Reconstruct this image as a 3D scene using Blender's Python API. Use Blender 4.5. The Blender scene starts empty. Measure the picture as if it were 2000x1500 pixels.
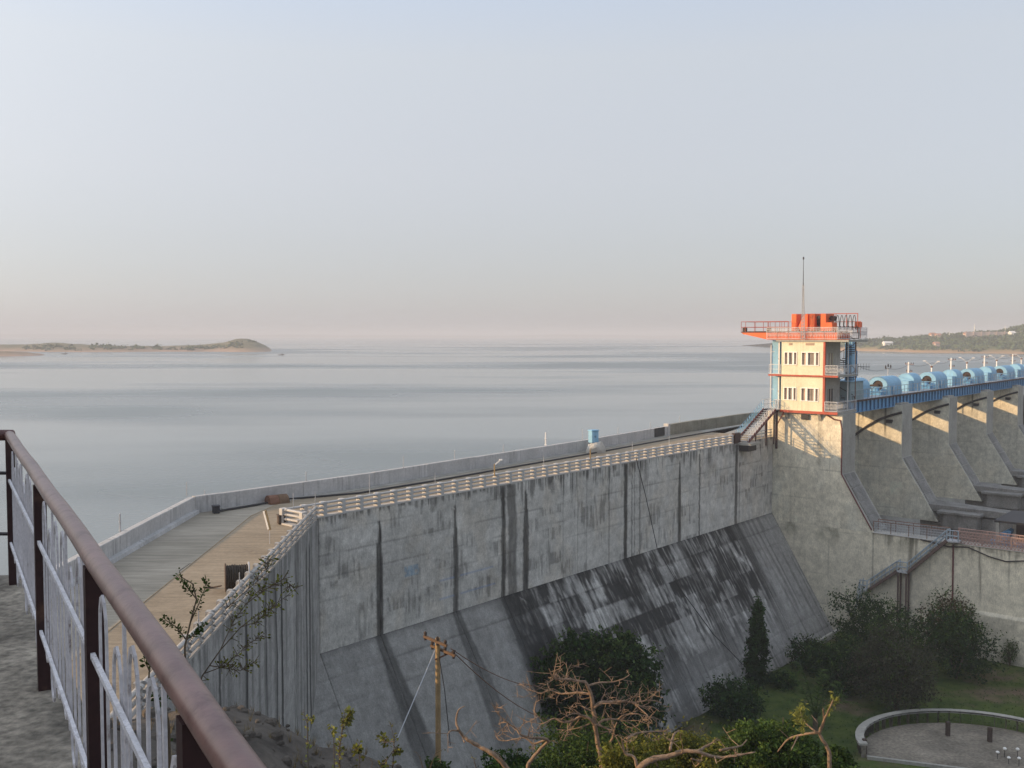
import bpy, bmesh, math, random
import numpy as np
from mathutils import Vector, Matrix
R = math.radians
S = bpy.context.scene
C = S.collection
rng = random.Random(7)
nrg = np.random.RandomState(11)

# ------------------------------------------------------------------ camera, sky, sun, exposure
FOC, HOR = 1900.0, 655.0                      # focal length in photo pixels, horizon row
PITCH = math.atan((750 - HOR) / FOC)
cam = bpy.data.cameras.new('camera')
cam.sensor_width = 36.0
cam.lens = FOC * 36.0 / 2000.0
cam.clip_start, cam.clip_end = 0.05, 40000
camo = bpy.data.objects.new('camera', cam)
camo.location = (0, 0, 0)
camo.rotation_euler = (R(90) - PITCH, 0, 0)
C.objects.link(camo)
S.camera = camo

SUN_DIR = Vector((1.0, 0.14, -0.245)).normalized()      # the way the light travels
SUN_EL = math.asin(-SUN_DIR.z)
SUN_ROT = math.atan2(-SUN_DIR.x, -SUN_DIR.y)
world = bpy.data.worlds.new('World')
S.world = world
world.use_nodes = True
wn = world.node_tree
for nd in list(wn.nodes): wn.nodes.remove(nd)
w_out = wn.nodes.new('ShaderNodeOutputWorld')
w_bg = wn.nodes.new('ShaderNodeBackground')
w_sky = wn.nodes.new('ShaderNodeTexSky')
w_sky.sky_type = 'NISHITA'
w_sky.sun_disc = False
w_sky.sun_elevation = SUN_EL
w_sky.sun_rotation = SUN_ROT
w_sky.altitude = 200
w_sky.air_density = 1.0
w_sky.dust_density = 1.5
w_sky.ozone_density = 2.0
w_hsv = wn.nodes.new('ShaderNodeHueSaturation')
w_hsv.inputs['Saturation'].default_value = 0.65
w_hsv.inputs['Value'].default_value = 1.0
wn.links.new(w_sky.outputs[0], w_hsv.inputs['Color'])
# the dusty evening veil over the sky: the same all round the horizon, brightened towards the zenith to lift the shade
w_tc = wn.nodes.new('ShaderNodeTexCoord')
w_sx = wn.nodes.new('ShaderNodeSeparateXYZ')
wn.links.new(w_tc.outputs['Generated'], w_sx.inputs[0])
w_rp = wn.nodes.new('ShaderNodeValToRGB')
_e = w_rp.color_ramp.elements
_e[0].position, _e[0].color = 0.0, (.495, .485, .53, 1)
_e[1].position, _e[1].color = 1.0, (.78, .85, .95, 1)
for _p, _c in ((.06, (.515, .505, .545)), (.16, (.62, .61, .64)), (.27, (.675, .69, .72)), (.40, (.575, .70, .91))):
    _x = _e.new(_p); _x.color = (*_c, 1)
wn.links.new(w_sx.outputs[2], w_rp.inputs[0])
w_sc = wn.nodes.new('ShaderNodeVectorMath'); w_sc.operation = 'SCALE'; w_sc.inputs['Scale'].default_value = 3.0
wn.links.new(w_rp.outputs[0], w_sc.inputs[0])
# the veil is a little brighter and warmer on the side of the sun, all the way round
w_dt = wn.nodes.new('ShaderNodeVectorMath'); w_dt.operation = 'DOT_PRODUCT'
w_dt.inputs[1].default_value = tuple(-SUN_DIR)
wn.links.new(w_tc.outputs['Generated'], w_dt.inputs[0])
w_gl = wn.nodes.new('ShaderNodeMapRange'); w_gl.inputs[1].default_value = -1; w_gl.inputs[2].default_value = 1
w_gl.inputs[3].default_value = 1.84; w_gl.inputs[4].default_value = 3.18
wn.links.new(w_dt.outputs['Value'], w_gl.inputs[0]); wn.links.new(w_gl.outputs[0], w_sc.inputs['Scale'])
# broad warm aureole added round the sun to lift and warm shaded faces
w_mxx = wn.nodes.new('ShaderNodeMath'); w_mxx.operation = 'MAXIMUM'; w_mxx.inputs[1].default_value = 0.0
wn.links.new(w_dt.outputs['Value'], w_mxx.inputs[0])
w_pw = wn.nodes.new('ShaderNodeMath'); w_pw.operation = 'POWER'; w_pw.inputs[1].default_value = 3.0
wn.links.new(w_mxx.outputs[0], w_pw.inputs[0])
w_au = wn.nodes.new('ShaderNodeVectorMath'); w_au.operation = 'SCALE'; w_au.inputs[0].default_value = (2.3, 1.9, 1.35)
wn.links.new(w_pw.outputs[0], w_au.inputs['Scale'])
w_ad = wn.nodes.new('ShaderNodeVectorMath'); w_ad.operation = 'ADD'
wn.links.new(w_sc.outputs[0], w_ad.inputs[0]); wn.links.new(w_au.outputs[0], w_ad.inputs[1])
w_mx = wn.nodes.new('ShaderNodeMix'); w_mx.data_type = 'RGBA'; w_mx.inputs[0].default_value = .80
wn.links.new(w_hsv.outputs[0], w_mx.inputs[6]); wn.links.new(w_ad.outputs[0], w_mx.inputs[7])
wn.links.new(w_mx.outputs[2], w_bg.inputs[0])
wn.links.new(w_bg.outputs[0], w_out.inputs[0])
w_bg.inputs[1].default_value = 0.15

sun = bpy.data.lights.new('sun', 'SUN')
sun.energy = 2.0
sun.angle = R(0.6)
sun.color = (1.0, 0.67, 0.35)
suno = bpy.data.objects.new('sun', sun)
suno.rotation_euler = SUN_DIR.to_track_quat('-Z', 'Y').to_euler()
suno.location = (-200, -30, 60)
C.objects.link(suno)

S.view_settings.view_transform = 'Standard'
S.view_settings.look = 'None'
S.view_settings.gamma = 1.0
S.view_settings.exposure = 1.3
S.view_settings.use_curve_mapping = False
S.cycles.max_bounces = 6
S.cycles.diffuse_bounces = 3
S.cycles.glossy_bounces = 3
S.cycles.transmission_bounces = 4
S.cycles.volume_bounces = 1
S.cycles.use_denoising = True
S.cycles.caustics_reflective = False
S.cycles.caustics_refractive = False

# ------------------------------------------------------------------ geometry helpers
# pixel -> point helpers: used only to place things on known planes of the place
_cp, _sp = math.cos(PITCH), math.sin(PITCH)
def ray(px, py):
    a, b = (px - 1000) / FOC, (750 - py) / FOC
    return Vector((a, _cp + b * _sp, -_sp + b * _cp))
def on_z(px, py, z):
    r = ray(px, py); return r * (z / r.z)
def at_y(px, py, y):
    r = ray(px, py); return r * (y / r.y)

ROAD = -10.5                                   # dam road level, metres relative to the camera
BREAK = -18.4                                  # where the downstream face starts to slope
GARDEN = -29.3
WATER = -13.6
K = Vector((-11.1315, 55.4971, 0.0))           # corner of the dam
U = Vector((0.64737, 0.76218, 0.0))            # along the dam axis
N = Vector((0.76218, -0.64737, 0.0))           # downstream
ANG = math.atan2(U.y, U.x)
def DW(s, t, z): return K + U * s + N * t + Vector((0, 0, z))
def to_dam(p):
    d = p - K
    return (d.x * U.x + d.y * U.y, d.x * N.x + d.y * N.y)

ORG = {}                                       # origin of each root in the coordinates its parts are written in

def q(s, t, z): return (s, -t, z)              # dam-frame point: local x along the dam, y upstream

class MB:
    """collects simple shapes into one mesh"""
    def __init__(self): self.v = []; self.f = []
    def add(self, vs, fs):
        b = len(self.v); self.v += [tuple(p) for p in vs]; self.f += [tuple(i + b for i in f) for f in fs]
    def rng(self, x0, x1, y0, y1, z0, z1):
        vs = [(x0,y0,z0),(x1,y0,z0),(x1,y1,z0),(x0,y1,z0),(x0,y0,z1),(x1,y0,z1),(x1,y1,z1),(x0,y1,z1)]
        self.add(vs, [(3,2,1,0),(4,5,6,7),(0,1,5,4),(1,2,6,5),(2,3,7,6),(3,0,4,7)])
    def st(self, s0, s1, t0, t1, z0, z1): self.rng(s0, s1, -t1, -t0, z0, z1)
    def cbox(self, x0, x1, y0, y1, z0, z1, c=.02):
        """box with chamfered vertical and top edges"""
        def ring(i, z): return [(x0+i+c,y0+i,z),(x1-i-c,y0+i,z),(x1-i,y0+i+c,z),(x1-i,y1-i-c,z),(x1-i-c,y1-i,z),(x0+i+c,y1-i,z),(x0+i,y1-i-c,z),(x0+i,y0+i+c,z)]
        vs = ring(0, z0) + ring(0, z1 - c) + ring(c, z1)
        fs = [tuple(range(7, -1, -1)), tuple(range(16, 24))]
        for k in (0, 8):
            for i in range(8):
                j = (i + 1) % 8
                fs.append((k+i, k+j, k+8+j, k+8+i))
        self.add(vs, fs)
    def bar(self, p, r, w, h, up=(0,0,1)):
        p, r = Vector(p), Vector(r)
        d = (r - p)
        if d.length < 1e-6: return
        d.normalize(); up = Vector(up)
        if abs(d.dot(up)) > .99: up = Vector((1, 0, 0))
        sd = d.cross(up).normalized(); u2 = sd.cross(d)
        sd *= w / 2; u2 *= h / 2
        vs = [p-sd-u2, p+sd-u2, p+sd+u2, p-sd+u2, r-sd-u2, r+sd-u2, r+sd+u2, r-sd+u2]
        self.add(vs, [(3,2,1,0),(4,5,6,7),(0,1,5,4),(1,2,6,5),(2,3,7,6),(3,0,4,7)])
    def tube(self, pts, rad, n=6, cap=True):
        pts = [Vector(p) for p in pts]
        m = len(pts)
        if not hasattr(rad, '__len__'): rad = [rad] * m
        ref = None; rings = []
        for i in range(m):
            d = pts[min(i+1, m-1)] - pts[max(i-1, 0)]
            if d.length < 1e-9: d = Vector((0, 0, 1))
            d.normalize()
            if ref is None:
                ref = Vector((0, 0, 1)) if abs(d.z) < .9 else Vector((1, 0, 0))
            a = (ref - d * ref.dot(d))
            if a.length < 1e-6: a = d.orthogonal()
            a.normalize(); b = d.cross(a); ref = a
            rings.append([pts[i] + (a * math.cos(k * 2 * math.pi / n) + b * math.sin(k * 2 * math.pi / n)) * rad[i] for k in range(n)])
        vs = [p for r_ in rings for p in r_]; fs = []
        for i in range(m - 1):
            for k in range(n):
                j = (k + 1) % n
                fs.append((i*n+k, i*n+j, (i+1)*n+j, (i+1)*n+k))
        if cap:
            fs.append(tuple(range(n - 1, -1, -1))); fs.append(tuple((m-1)*n + k for k in range(n)))
        self.add(vs, fs)
    def prism(self, poly, vec):
        """poly: list of 3-D points of a planar outline, swept along vec"""
        n = len(poly); poly = [Vector(p) for p in poly]; vec = Vector(vec)
        vs = poly + [p + vec for p in poly]
        fs = [tuple(range(n - 1, -1, -1)), tuple(range(n, 2 * n))]
        for i in range(n):
            j = (i + 1) % n
            fs.append((i, j, n + j, n + i))
        self.add(vs, fs)
    def lathe(self, prof, n=16, c=(0, 0, 0), axis='z'):
        vs = []; fs = []; c = Vector(c)
        for r_, h in prof:
            for k in range(n):
                a = 2 * math.pi * k / n
                p = (r_*math.cos(a), r_*math.sin(a), h) if axis == 'z' else ((h, r_*math.cos(a), r_*math.sin(a)) if axis == 'x' else (r_*math.cos(a), h, r_*math.sin(a)))
                vs.append(c + Vector(p))
        m = len(prof)
        for i in range(m - 1):
            for k in range(n):
                j = (k + 1) % n
                fs.append((i*n+k, i*n+j, (i+1)*n+j, (i+1)*n+k))
        fs.append(tuple(range(n - 1, -1, -1))); fs.append(tuple((m-1)*n + k for k in range(n)))
        self.add(vs, fs)
    def build(self, name, mat, parent=None, org=None, smooth=False, fix=True):
        o = org if org is not None else (ORG.get(parent.name, Vector()) if parent else Vector())
        o = Vector(o)
        me = bpy.data.meshes.new(name)
        me.from_pydata([(a - o.x, b - o.y, c - o.z) for a, b, c in self.v], [], self.f)
        if fix:
            bm = bmesh.new(); bm.from_mesh(me)
            bmesh.ops.recalc_face_normals(bm, faces=bm.faces)
            bm.to_mesh(me); bm.free()
        me.materials.append(mat)
        if smooth: me.polygons.foreach_set('use_smooth', [True] * len(me.polygons))
        ob = bpy.data.objects.new(name, me); C.objects.link(ob)
        if parent: ob.parent = parent; ORG[ob.name] = o
        return ob

def np_mesh(name, verts, faces, mat, parent=None, org=(0,0,0), smooth=False, tint=None):
    o = np.array(ORG.get(parent.name, Vector()) if parent else org, dtype=float)
    verts = np.asarray(verts, dtype=np.float32) - o.astype(np.float32)
    faces = np.asarray(faces, dtype=np.int32)
    me = bpy.data.meshes.new(name)
    nv, nf, k = len(verts), len(faces), faces.shape[1]
    me.vertices.add(nv); me.vertices.foreach_set('co', verts.ravel())
    me.loops.add(nf * k); me.loops.foreach_set('vertex_index', faces.ravel())
    me.polygons.add(nf); me.polygons.foreach_set('loop_start', np.arange(nf, dtype=np.int32) * k)
    if smooth: me.polygons.foreach_set('use_smooth', np.ones(nf, dtype=bool))
    if tint is not None:
        at = me.attributes.new('tint', 'FLOAT_COLOR', 'POINT')
        rgba = np.ones((nv, 4), dtype=np.float32); rgba[:, :3] = tint
        at.data.foreach_set('color', rgba.ravel())
    me.materials.append(mat)
    me.update(calc_edges=True); me.validate()
    ob = bpy.data.objects.new(name, me); C.objects.link(ob)
    if parent: ob.parent = parent; ORG[ob.name] = Vector(o)
    return ob

def tag(o, label=None, cat=None, group=None, kind=None):
    if label: o['label'] = label
    if cat: o['category'] = cat
    if group: o['group'] = group
    if kind: o['kind'] = kind
    return o
def thing(name, label, cat, org=(0,0,0), dam=True, group=None):
    """an Empty at the thing's base; its parts are written in dam coordinates (dam=True) or world coordinates"""
    o = bpy.data.objects.new(name, None); C.objects.link(o)
    o.empty_display_size = .3
    org = Vector(org)
    if dam:
        o.location = DW(org.x, -org.y, org.z); o.rotation_euler = (0, 0, ANG)
    else: o.location = org
    ORG[o.name] = org
    return tag(o, label, cat, group)
def solo(name, mb, mat, label, cat, org=(0,0,0), dam=True, group=None, smooth=False, kind=None):
    o = mb.build(name, mat, None, org, smooth)
    org = Vector(org)
    if dam: o.location = DW(org.x, -org.y, org.z); o.rotation_euler = (0, 0, ANG)
    else: o.location = org
    return tag(o, label, cat, group, kind)
def struct(name, mb, mat, dam=False, smooth=False):
    o = mb.build(name, mat, None, (0,0,0), smooth)
    if dam: o.location = DW(0, 0, 0); o.rotation_euler = (0, 0, ANG)
    return tag(o, kind='structure')
def dup(root, loc, label=None, group=None, rotz=None, scale=None):
    r_ = root.copy(); C.objects.link(r_); r_.location = loc
    if rotz is not None: r_.rotation_euler = (0, 0, rotz)
    if scale: r_.scale = scale
    if label: r_['label'] = label
    if group: r_['group'] = group
    for ch in list(root.children):
        c = ch.copy(); C.objects.link(c); c.parent = r_
        for g in list(ch.children):
            d = g.copy(); C.objects.link(d); d.parent = c
    return r_

# value noise for stains and terrain (numpy, vectorised)
def _h(ix, iy, seed):
    h = (ix.astype(np.int64) * 374761393 + iy.astype(np.int64) * 668265263 + seed * 982451653) & 0x7fffffff
    h = ((h ^ (h >> 13)) * 1274126177) & 0x7fffffff
    return ((h ^ (h >> 16)) & 0xffff) / 65535.0
def vn(x, y, seed=0):
    x, y = np.broadcast_arrays(np.asarray(x, float), np.asarray(y, float))
    ix, iy = np.floor(x), np.floor(y); fx, fy = x - ix, y - iy
    fx = fx*fx*(3-2*fx); fy = fy*fy*(3-2*fy)
    a = _h(ix, iy, seed); b = _h(ix+1, iy, seed); c = _h(ix, iy+1, seed); d = _h(ix+1, iy+1, seed)
    return (a*(1-fx)+b*fx)*(1-fy) + (c*(1-fx)+d*fx)*fy
def fbm(x, y, seed=0, oct=4):
    s, a, t = 0, .5, 0
    for k in range(oct):
        s = s + a * vn(x * 2**k, y * 2**k, seed + 17*k); t += a; a *= .5
    return s / t
def cell(x, y, seed=0): return _h(np.floor(x), np.floor(y), seed)
def sm(x, a=0.0, b=1.0):
    x = np.clip((np.asarray(x, float) - a) / (b - a), 0, 1); return x*x*(3-2*x)

# ------------------------------------------------------------------ materials
def new_mat(name):
    m = bpy.data.materials.new(name); m.use_nodes = True
    nt = m.node_tree
    return m, nt, nt.nodes['Principled BSDF'], nt.nodes['Material Output']
def coords(nt, scale=(1,1,1), rand=True):
    tc = nt.nodes.new('ShaderNodeTexCoord')
    mp = nt.nodes.new('ShaderNodeMapping'); mp.inputs['Scale'].default_value = scale
    nt.links.new(tc.outputs['Object'], mp.inputs['Vector'])
    if rand:
        oi = nt.nodes.new('ShaderNodeObjectInfo')
        ml = nt.nodes.new('ShaderNodeMath'); ml.operation = 'MULTIPLY'; ml.inputs[1].default_value = 37.0
        nt.links.new(oi.outputs['Random'], ml.inputs[0])
        nt.links.new(ml.outputs[0], mp.inputs['Location'])
    return mp.outputs[0]
def noise(nt, vec, scale, detail=4, rough=.55):
    n = nt.nodes.new('ShaderNodeTexNoise'); n.inputs['Scale'].default_value = scale
    n.inputs['Detail'].default_value = detail; n.inputs['Roughness'].default_value = rough
    nt.links.new(vec, n.inputs['Vector']); return n.outputs[0]
def ramp(nt, fac, stops):
    r_ = nt.nodes.new('ShaderNodeValToRGB')
    e = r_.color_ramp.elements
    e[0].position, e[0].color = stops[0][0], (*[stops[0][1]]*3, 1) if not hasattr(stops[0][1], '__len__') else (*stops[0][1], 1)
    e[1].position, e[1].color = stops[-1][0], (*[stops[-1][1]]*3, 1) if not hasattr(stops[-1][1], '__len__') else (*stops[-1][1], 1)
    for p, c in stops[1:-1]:
        x = e.new(p); x.color = (*[c]*3, 1) if not hasattr(c, '__len__') else (*c, 1)
    nt.links.new(fac, r_.inputs[0]); return r_.outputs[0]
def mixc(nt, a, b, fac=1.0, mode='MULTIPLY'):
    m = nt.nodes.new('ShaderNodeMix'); m.data_type = 'RGBA'; m.blend_type = mode
    for i, x in ((6, a), (7, b)):
        if hasattr(x, 'is_linked') or hasattr(x, 'links'): nt.links.new(x, m.inputs[i])
        else: m.inputs[i].default_value = (*x, 1)
    if hasattr(fac, 'links'): nt.links.new(fac, m.inputs[0])
    else: m.inputs[0].default_value = fac
    return m.outputs[2]
def mk(name, col, rough=.8, var=.2, scale=2.0, streak=0.0, scol=(.06,.055,.05), bump=0.0, bscale=20.0, metal=0.0,
       attr=False, spec=.3, rust=0.0, rcol=(.12,.05,.025), rscale=3.0, island=0.0, trans=0.0, stretch=(1,1,1)):
    m, nt, P, out = new_mat(name)
    vec = coords(nt, stretch)
    base = col
    if attr:
        a = nt.nodes.new('ShaderNodeAttribute'); a.attribute_name = 'tint'; base = a.outputs['Color']
    f = ramp(nt, noise(nt, vec, scale, 6), [(.25, 1 - var), (.75, 1 + var)])
    c = mixc(nt, base, f)
    f2 = ramp(nt, noise(nt, vec, scale * 9, 3), [(.3, 1 - var * .6), (.7, 1 + var * .6)])
    c = mixc(nt, c, f2)
    if attr:                                   # pitting and fine formwork grain of the cast faces
        f3 = ramp(nt, noise(nt, coords(nt, (5, 5, 1.6)), 2.2, 8, .75), [(.30, .72), (.5, 1.0), (.72, 1.22)])
        c = mixc(nt, c, f3)
    if streak:
        v2 = coords(nt, (3.2, 3.2, .18))
        s1 = ramp(nt, noise(nt, v2, 1.6, 5, .65), [(.48, 0.0), (.72, 1.0)])
        v3 = coords(nt, (1, 1, 1))
        s2 = ramp(nt, noise(nt, v3, .35, 3), [(.4, 0.0), (.65, 1.0)])
        s3 = mixc(nt, s1, s2)
        sc = mixc(nt, s3, (streak,)*3)
        c = mixc(nt, c, scol, sc, 'MIX')
    if rust:
        rr = ramp(nt, noise(nt, vec, rscale, 6, .7), [(.62 - rust*.3, 0.0), (.72 - rust*.2, 1.0)])
        c = mixc(nt, c, rcol, rr, 'MIX')
    if island:
        g = nt.nodes.new('ShaderNodeNewGeometry')
        fi = ramp(nt, g.outputs['Random Per Island'], [(0.0, 1 - island), (1.0, 1 + island)])
        c = mixc(nt, c, fi)
    nt.links.new(c, P.inputs['Base Color'])
    P.inputs['Roughness'].default_value = rough
    P.inputs['Metallic'].default_value = metal
    P.inputs['Specular IOR Level'].default_value = spec
    if bump:
        b = nt.nodes.new('ShaderNodeBump'); b.inputs['Strength'].default_value = bump; b.inputs['Distance'].default_value = .03
        nt.links.new(noise(nt, vec, bscale, 6, .6), b.inputs['Height'])
        nt.links.new(b.outputs[0], P.inputs['Normal'])
    if trans:
        tr = nt.nodes.new('ShaderNodeBsdfTranslucent'); nt.links.new(c, tr.inputs[0])
        mx = nt.nodes.new('ShaderNodeMixShader'); mx.inputs[0].default_value = trans
        nt.links.new(P.outputs[0], mx.inputs[1]); nt.links.new(tr.outputs[0], mx.inputs[2])
        nt.links.new(mx.outputs[0], out.inputs[0])
    return m

M = {}
M['wall'] = mk('stained_concrete', (.3,.3,.3), .9, .24, 1.6, attr=True, bump=.35, bscale=9)
M['concrete'] = mk('plain_concrete', (.34,.325,.29), .9, .2, .6, streak=.5, bump=.3, bscale=6)
M['grey_concrete'] = mk('grey_concrete', (.22,.21,.195), .95, .35, .8, streak=.6, bump=.4, bscale=8)
M['pale_concrete'] = mk('pale_concrete', (.42,.40,.36), .9, .2, .9, streak=.35, bump=.3, bscale=8)
M['whitegrey'] = mk('shaded_limewash', (.36,.345,.325), .9, .2, 1.5, streak=.45, scol=(.12,.11,.10), bump=.2, bscale=12)  # limewash darkened for the shaded outside of the near balustrade
M['parapet'] = mk('whitewashed_concrete', (.46,.45,.44), .9, .18, .7, streak=.75, scol=(.09,.085,.08), bump=.25, bscale=8)
M['old_parapet'] = mk('mossy_concrete', (.25,.235,.19), .95, .3, .8, streak=.9, scol=(.06,.055,.04), bump=.35, bscale=8)
M['white'] = mk('white_limewash', (.47,.455,.44), .85, .1, 1.5, streak=.25, scol=(.3,.28,.25), bump=.15, bscale=12)
M['cream'] = mk('cream_paint', (.70,.655,.49), .8, .12, .9, streak=.55, scol=(.42,.34,.22), bump=.1, bscale=10)
M['trim'] = mk('white_window_paint', (.82,.80,.76), .6, .05)
M['orange'] = mk('orange_paint', (.72,.13,.035), .5, .12, 1.5, rust=.12, rcol=(.3,.08,.04))
M['redox'] = mk('red_oxide_paint', (.42,.085,.05), .6, .15, 2, rust=.2)
M['maroon'] = mk('maroon_paint', (.034,.015,.015), .55, .3, 4, rust=.2, rcol=(.085,.045,.03))
M['brownwood'] = mk('dark_brown_wood', (.15,.095,.06), .9, .3, 4, bump=.3, bscale=25)
M['pipe_red'] = mk('dark_red_pipe', (.13,.045,.045), .75, .25)
M['brownsteel'] = mk('brown_rusty_steel', (.11,.075,.065), .8, .3, 4)
M['ltblue'] = mk('light_blue_paint', (.22,.43,.60), .5, .15, 1.2, streak=.4, scol=(.3,.36,.36))
M['blue'] = mk('blue_paint', (.10,.285,.50), .55, .18, 1.0, rust=.12, rcol=(.05,.08,.12))
M['teal'] = mk('teal_grey_paint', (.23,.31,.33), .6, .15)  # also the painted-in shade of the hoist casing by the stair
M['railblue'] = mk('grey_blue_rail_paint', (.30,.36,.41), .55, .2, rust=.15)
M['whitemetal'] = mk('white_metal_paint', (.72,.71,.70), .5, .1, 3, rust=.12, rcol=(.3,.2,.15))
M['flake'] = mk('flaking_white_paint', (.66,.65,.68), .6, .2, 20, rust=.1, rcol=(.3,.27,.27), rscale=30, bump=.5, bscale=90)
M['lavender'] = mk('old_white_metal_paint', (.54,.52,.54), .55, .15, 6, rust=.1, rcol=(.22,.18,.17), rscale=9, bump=.3, bscale=60)
M['darkmetal'] = mk('dark_metal', (.035,.032,.034), .6, .3)
M['drumhole'] = mk('greasy_gear', (.03,.016,.014), .5, .4, 6)
M['rust'] = mk('rusty_steel', (.17,.085,.055), .8, .3, 4)
M['rustrail'] = mk('rusty_pink_rail', (.33,.22,.19), .75, .25, 5)
M['greymetal'] = mk('galvanised_steel', (.42,.43,.45), .45, .12, 3)
M['road'] = None
M['bark'] = mk('sunlit_bark', (.25,.175,.12), .95, .45, 9, bump=.8, bscale=45)
M['wood'] = mk('weathered_wood', (.33,.23,.115), .9, .25, 3, streak=.3, scol=(.1,.07,.05), bump=.4, bscale=25)
M['darkwood'] = mk('dark_old_wood', (.07,.05,.04), .9, .35, 6, bump=.4, bscale=25)
M['rope'] = mk('old_black_cable', (.045,.036,.028), .9, .4, 12)
M['glass'] = mk('dusty_pane', (.24,.20,.17), .3, .25, 2, spec=.5)
M['shade'] = mk('brown_louvre', (.46,.34,.27), .8, .15)
M['black'] = mk('black_board', (.03,.03,.035), .6, .3, 3)
M['soil'] = mk('dry_soil', (.17,.125,.085), .95, .35, .5, bump=.5, bscale=6)
M['leaf_dark'] = mk('dark_green_leaf', (.020,.046,.011), .7, .5, 1.1, island=.5, trans=.15, spec=.06)
M['leaf_mid'] = mk('dusty_green_leaf', (.052,.085,.020), .7, .5, 1.1, island=.55, trans=.25, spec=.08)
M['leaf_olive'] = mk('olive_leaf', (.125,.13,.026), .7, .5, 1.4, island=.6, trans=.3, spec=.08)
M['leaf_lime'] = mk('yellow_green_leaf', (.19,.20,.05), .6, .3, 1.0, island=.45, trans=.35, spec=.1)
M['leaf_grey'] = mk('grey_brown_leaf', (.055,.056,.034), .7, .3, .8, island=.5, trans=.15, spec=.06)
M['leaf_red'] = mk('reddish_leaf', (.075,.055,.025), .7, .3, .8, island=.5, trans=.15, spec=.06)
M['leaf_far'] = mk('far_foliage', (.055,.085,.03), .8, .3, .02, island=.4)
M['drygrass'] = mk('dry_grass', (.22,.17,.09), .9, .3, 2, island=.4)
M['stem'] = mk('twig_bark', (.10,.075,.05), .9, .3, 6)
M['sand'] = mk('pinkish_sand', (.36,.25,.17), .95, .2, .02)
M['basin'] = mk('dusty_basin_floor', (.20,.175,.14), .95, .5, .5, bump=.4, bscale=5)
M['render'] = mk('pink_wall_render', (.55,.42,.36), .9, .1, .05)
M['housewhite'] = mk('white_render', (.75,.73,.70), .8, .05)
M['tile'] = mk('roof_tile', (.38,.2,.14), .9, .2)
M['floor_slab'] = mk('worn_terrace_concrete', (.21,.185,.15), .9, .75, 2.6, bump=.8, bscale=22, streak=0)
M['handrail'] = mk('worn_handrail_paint', (.165,.085,.072), .36, .25, 2.2, rust=.42, rcol=(.095,.035,.03), rscale=9, spec=.5, stretch=(1,1,1), bump=.04, bscale=40)

def mk_road():
    m, nt, P, out = new_mat('dusty_road')
    vec = coords(nt, (1,1,1), False)
    base = ramp(nt, noise(nt, vec, .22, 5), [(.3, (.265,.215,.155)), (.7, (.345,.285,.21))])
    v2 = coords(nt, (.35, 3.0, 1), False)
    c = mixc(nt, base, ramp(nt, noise(nt, v2, 1.3, 6, .7), [(.3, .75), (.7, 1.15)]))
    c = mixc(nt, c, ramp(nt, noise(nt, vec, 7, 4), [(.3, .88), (.7, 1.1)]))
    v5 = coords(nt, (.5, 2.6, 1), False)
    c = mixc(nt, c, (.5, .47, .42), ramp(nt, noise(nt, v5, 1.1, 7, .75), [(.66, 0.0), (.74, .55)]), 'MIX')
    c = mixc(nt, c, (.13, .105, .08), ramp(nt, noise(nt, vec, .55, 7, .7), [(.60, 0.0), (.74, .6)]), 'MIX')
    nt.links.new(c, P.inputs['Base Color']); P.inputs['Roughness'].default_value = .95
    P.inputs['Specular IOR Level'].default_value = .15
    b = nt.nodes.new('ShaderNodeBump'); b.inputs['Strength'].default_value = .5; b.inputs['Distance'].default_value = .03
    nt.links.new(noise(nt, vec, 5, 6), b.inputs['Height']); nt.links.new(b.outputs[0], P.inputs['Normal'])
    return m
M['road'] = mk_road()
def mk_road_shaded():  # greyer copy of the road colour for the strip in the parapet's shadow
    m, nt, P, out = new_mat('worn_shaded_road')
    vec = coords(nt, (1,1,1), False)
    base = ramp(nt, noise(nt, vec, .3, 5), [(.3, (.28,.25,.20)), (.7, (.40,.355,.29))])
    v2 = coords(nt, (.22, 4.0, 1), False)
    c = mixc(nt, base, ramp(nt, noise(nt, v2, 1.5, 6, .7), [(.28, .6), (.55, 1.0), (.78, 1.35)]))
    nt.links.new(c, P.inputs['Base Color']); P.inputs['Roughness'].default_value = .95
    P.inputs['Specular IOR Level'].default_value = .15
    b = nt.nodes.new('ShaderNodeBump'); b.inputs['Strength'].default_value = .6; b.inputs['Distance'].default_value = .04
    nt.links.new(noise(nt, v2, 2.5, 6), b.inputs['Height']); nt.links.new(b.outputs[0], P.inputs['Normal'])
    return m
M['road_shaded'] = mk_road_shaded()
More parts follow.
